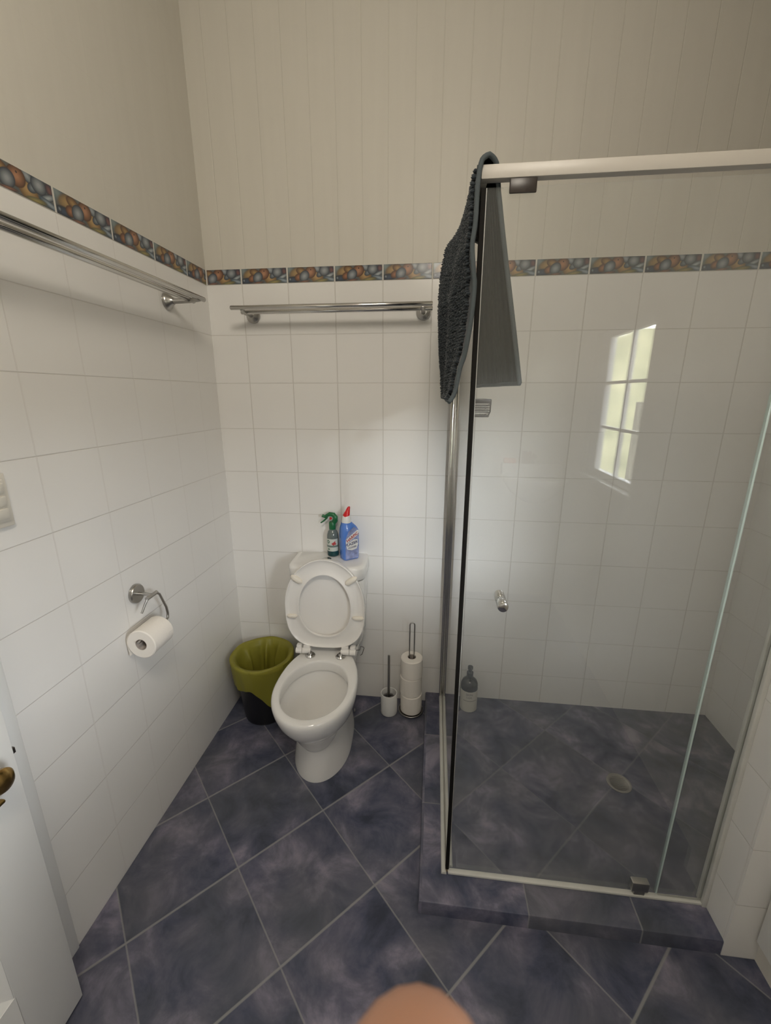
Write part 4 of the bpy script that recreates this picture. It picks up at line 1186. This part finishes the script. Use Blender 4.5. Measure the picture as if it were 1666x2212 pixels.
# ------------------------------------------------------------------ fittings behind the photographer that show in the glass
bsn = thing('wash_basin', 'white wash basin on the wall by the window, seen only as a reflection', 'basin', (1.70, YB + 0.002, 0.085))
bsn.scale = (0.82, 0.9, 1.0)
bm = bmesh.new()
def bas_o(w_, y1, z): return [(x, y, z) for x, y in [(w_ * math.cos(2 * PI * i / 48), 0.20 + (y1 - 0.20) * math.sin(2 * PI * i / 48)) for i in range(48)]]
rs = [bas_o(0.10, 0.30, 0.74), bas_o(0.20, 0.36, 0.80), bas_o(0.265, 0.395, 0.88), bas_o(0.270, 0.400, 0.905), bas_o(0.262, 0.394, 0.912), bas_o(0.232, 0.365, 0.910), bas_o(0.215, 0.350, 0.88), bas_o(0.14, 0.30, 0.80), bas_o(0.03, 0.215, 0.78)]
rings(bm, rs, True, True, True); finish('bowl', bm, M_CERAMIC, bsn, angle=60)
bm = bmesh.new(); box(bm, (-0.26, 0.0, 0.90), (0.26, 0.085, 0.985), 0.006); finish('ledge', bm, M_CERAMIC, bsn)
bm = bmesh.new(); tube(bm, [(0.0, 0.07, 0.985), (0.0, 0.07, 1.03), (0.0, 0.10, 1.055), (0.0, 0.15, 1.05), (0.0, 0.17, 1.03)], 0.011, 12); finish('tap', bm, M_CHROME, bsn)
cup = thing('tooth_mug', 'brown tooth mug on the basin ledge, seen only as a reflection', 'cup', (1.66, YB + 0.045, 1.071))
bm = bmesh.new(); lathe(bm, [(0.030, 0), (0.033, 0.004), (0.036, 0.085), (0.034, 0.085), (0.031, 0.008)], 24); finish('mug', bm, pmat('brown_glaze', (0.22, 0.09, 0.05, 1), 0.3), cup)
bsh = tag(finish('toothbrush', (lambda b: (tube(b, [(-0.01, 0, 0.01), (0.025, 0, 0.16)], 0.004, 8), tube(b, [(0.024, 0, 0.155), (0.030, 0, 0.182)], 0.007, 8), b)[2])(bmesh.new()), M_WHITEPL, None, loc=(1.66, YB + 0.045, 1.071)), 'white toothbrush in the brown mug, seen only as a reflection', 'toothbrush')
sop = tag(finish('soap_bar', (lambda b: (box(b, (-0.045, -0.028, 0), (0.045, 0.028, 0.035), 0.012, 3), b)[1])(bmesh.new()), pmat('orange_soap', (0.75, 0.25, 0.12, 1), 0.4), None, loc=(1.54, YB + 0.045, 1.071)), 'orange soap bar on the basin ledge, seen only as a reflection', 'soap')

# ------------------------------------------------------------------ the photographer's hand under the lens
def cam2w(p): return CAM + R_RIGHT * p[0] + R_DOWN * p[1] + R_FWD * p[2]
def build_hand():
    me = bpy.data.meshes.new('hand'); o = bpy.data.objects.new('hand', me)
    Vv, Ee, Rr = [], [], []
    def add(p, r, prev=None):
        Vv.append(cam2w(p)); Rr.append(r); i = len(Vv) - 1
        if prev is not None: Ee.append((prev, i))
        return i
    palm = add((0.034, 0.172, 0.022), 0.024)
    wrist = add((0.050, 0.235, 0.000), 0.026, palm)
    fore = add((0.070, 0.330, -0.030), 0.031, wrist)
    def finger(pts):
        prev = palm
        for p, r in pts: prev = add(p, r, prev)
    finger([((0.020, 0.140, 0.030), 0.0130), ((0.0125, 0.112, 0.044), 0.0100), ((0.0066, 0.087, 0.0500), 0.0114), ((0.0038, 0.0712, 0.0505), 0.0114), ((0.0032, 0.0618, 0.0505), 0.0090)])
    finger([((0.036, 0.136, 0.030), 0.0130), ((0.037, 0.112, 0.048), 0.0098), ((0.032, 0.122, 0.062), 0.0088), ((0.026, 0.138, 0.064), 0.0075)])
    finger([((0.052, 0.142, 0.028), 0.0125), ((0.056, 0.122, 0.046), 0.0094), ((0.050, 0.132, 0.060), 0.0085), ((0.044, 0.148, 0.060), 0.0072)])
    finger([((0.066, 0.154, 0.024), 0.0115), ((0.072, 0.138, 0.040), 0.0082), ((0.067, 0.146, 0.052), 0.0075), ((0.060, 0.158, 0.052), 0.0064)])
    finger([((0.014, 0.178, 0.024), 0.0150), ((-0.008, 0.162, 0.032), 0.0115), ((-0.014, 0.142, 0.040), 0.0102), ((-0.012, 0.128, 0.045), 0.0084)])
    me.from_pydata([tuple(v) for v in Vv], Ee, [])
    COL.objects.link(o)
    sk = o.modifiers.new('skin', 'SKIN'); sk.use_smooth_shade = True
    for i, r in enumerate(Rr): me.skin_vertices[0].data[i].radius = (r, r)
    me.skin_vertices[0].data[palm].use_root = True
    ss = o.modifiers.new('sub', 'SUBSURF'); ss.levels = 2; ss.render_levels = 3
    dg = bpy.context.evaluated_depsgraph_get()
    new = bpy.data.meshes.new_from_object(o.evaluated_get(dg))
    o.modifiers.clear(); o.data = new
    new.materials.clear(); new.materials.append(M_SKIN)
    smooth(new, 180)
    return o
hand = build_hand()
tag(hand, "out-of-focus bare fingertip of the photographer's hand at the bottom edge", 'hand')
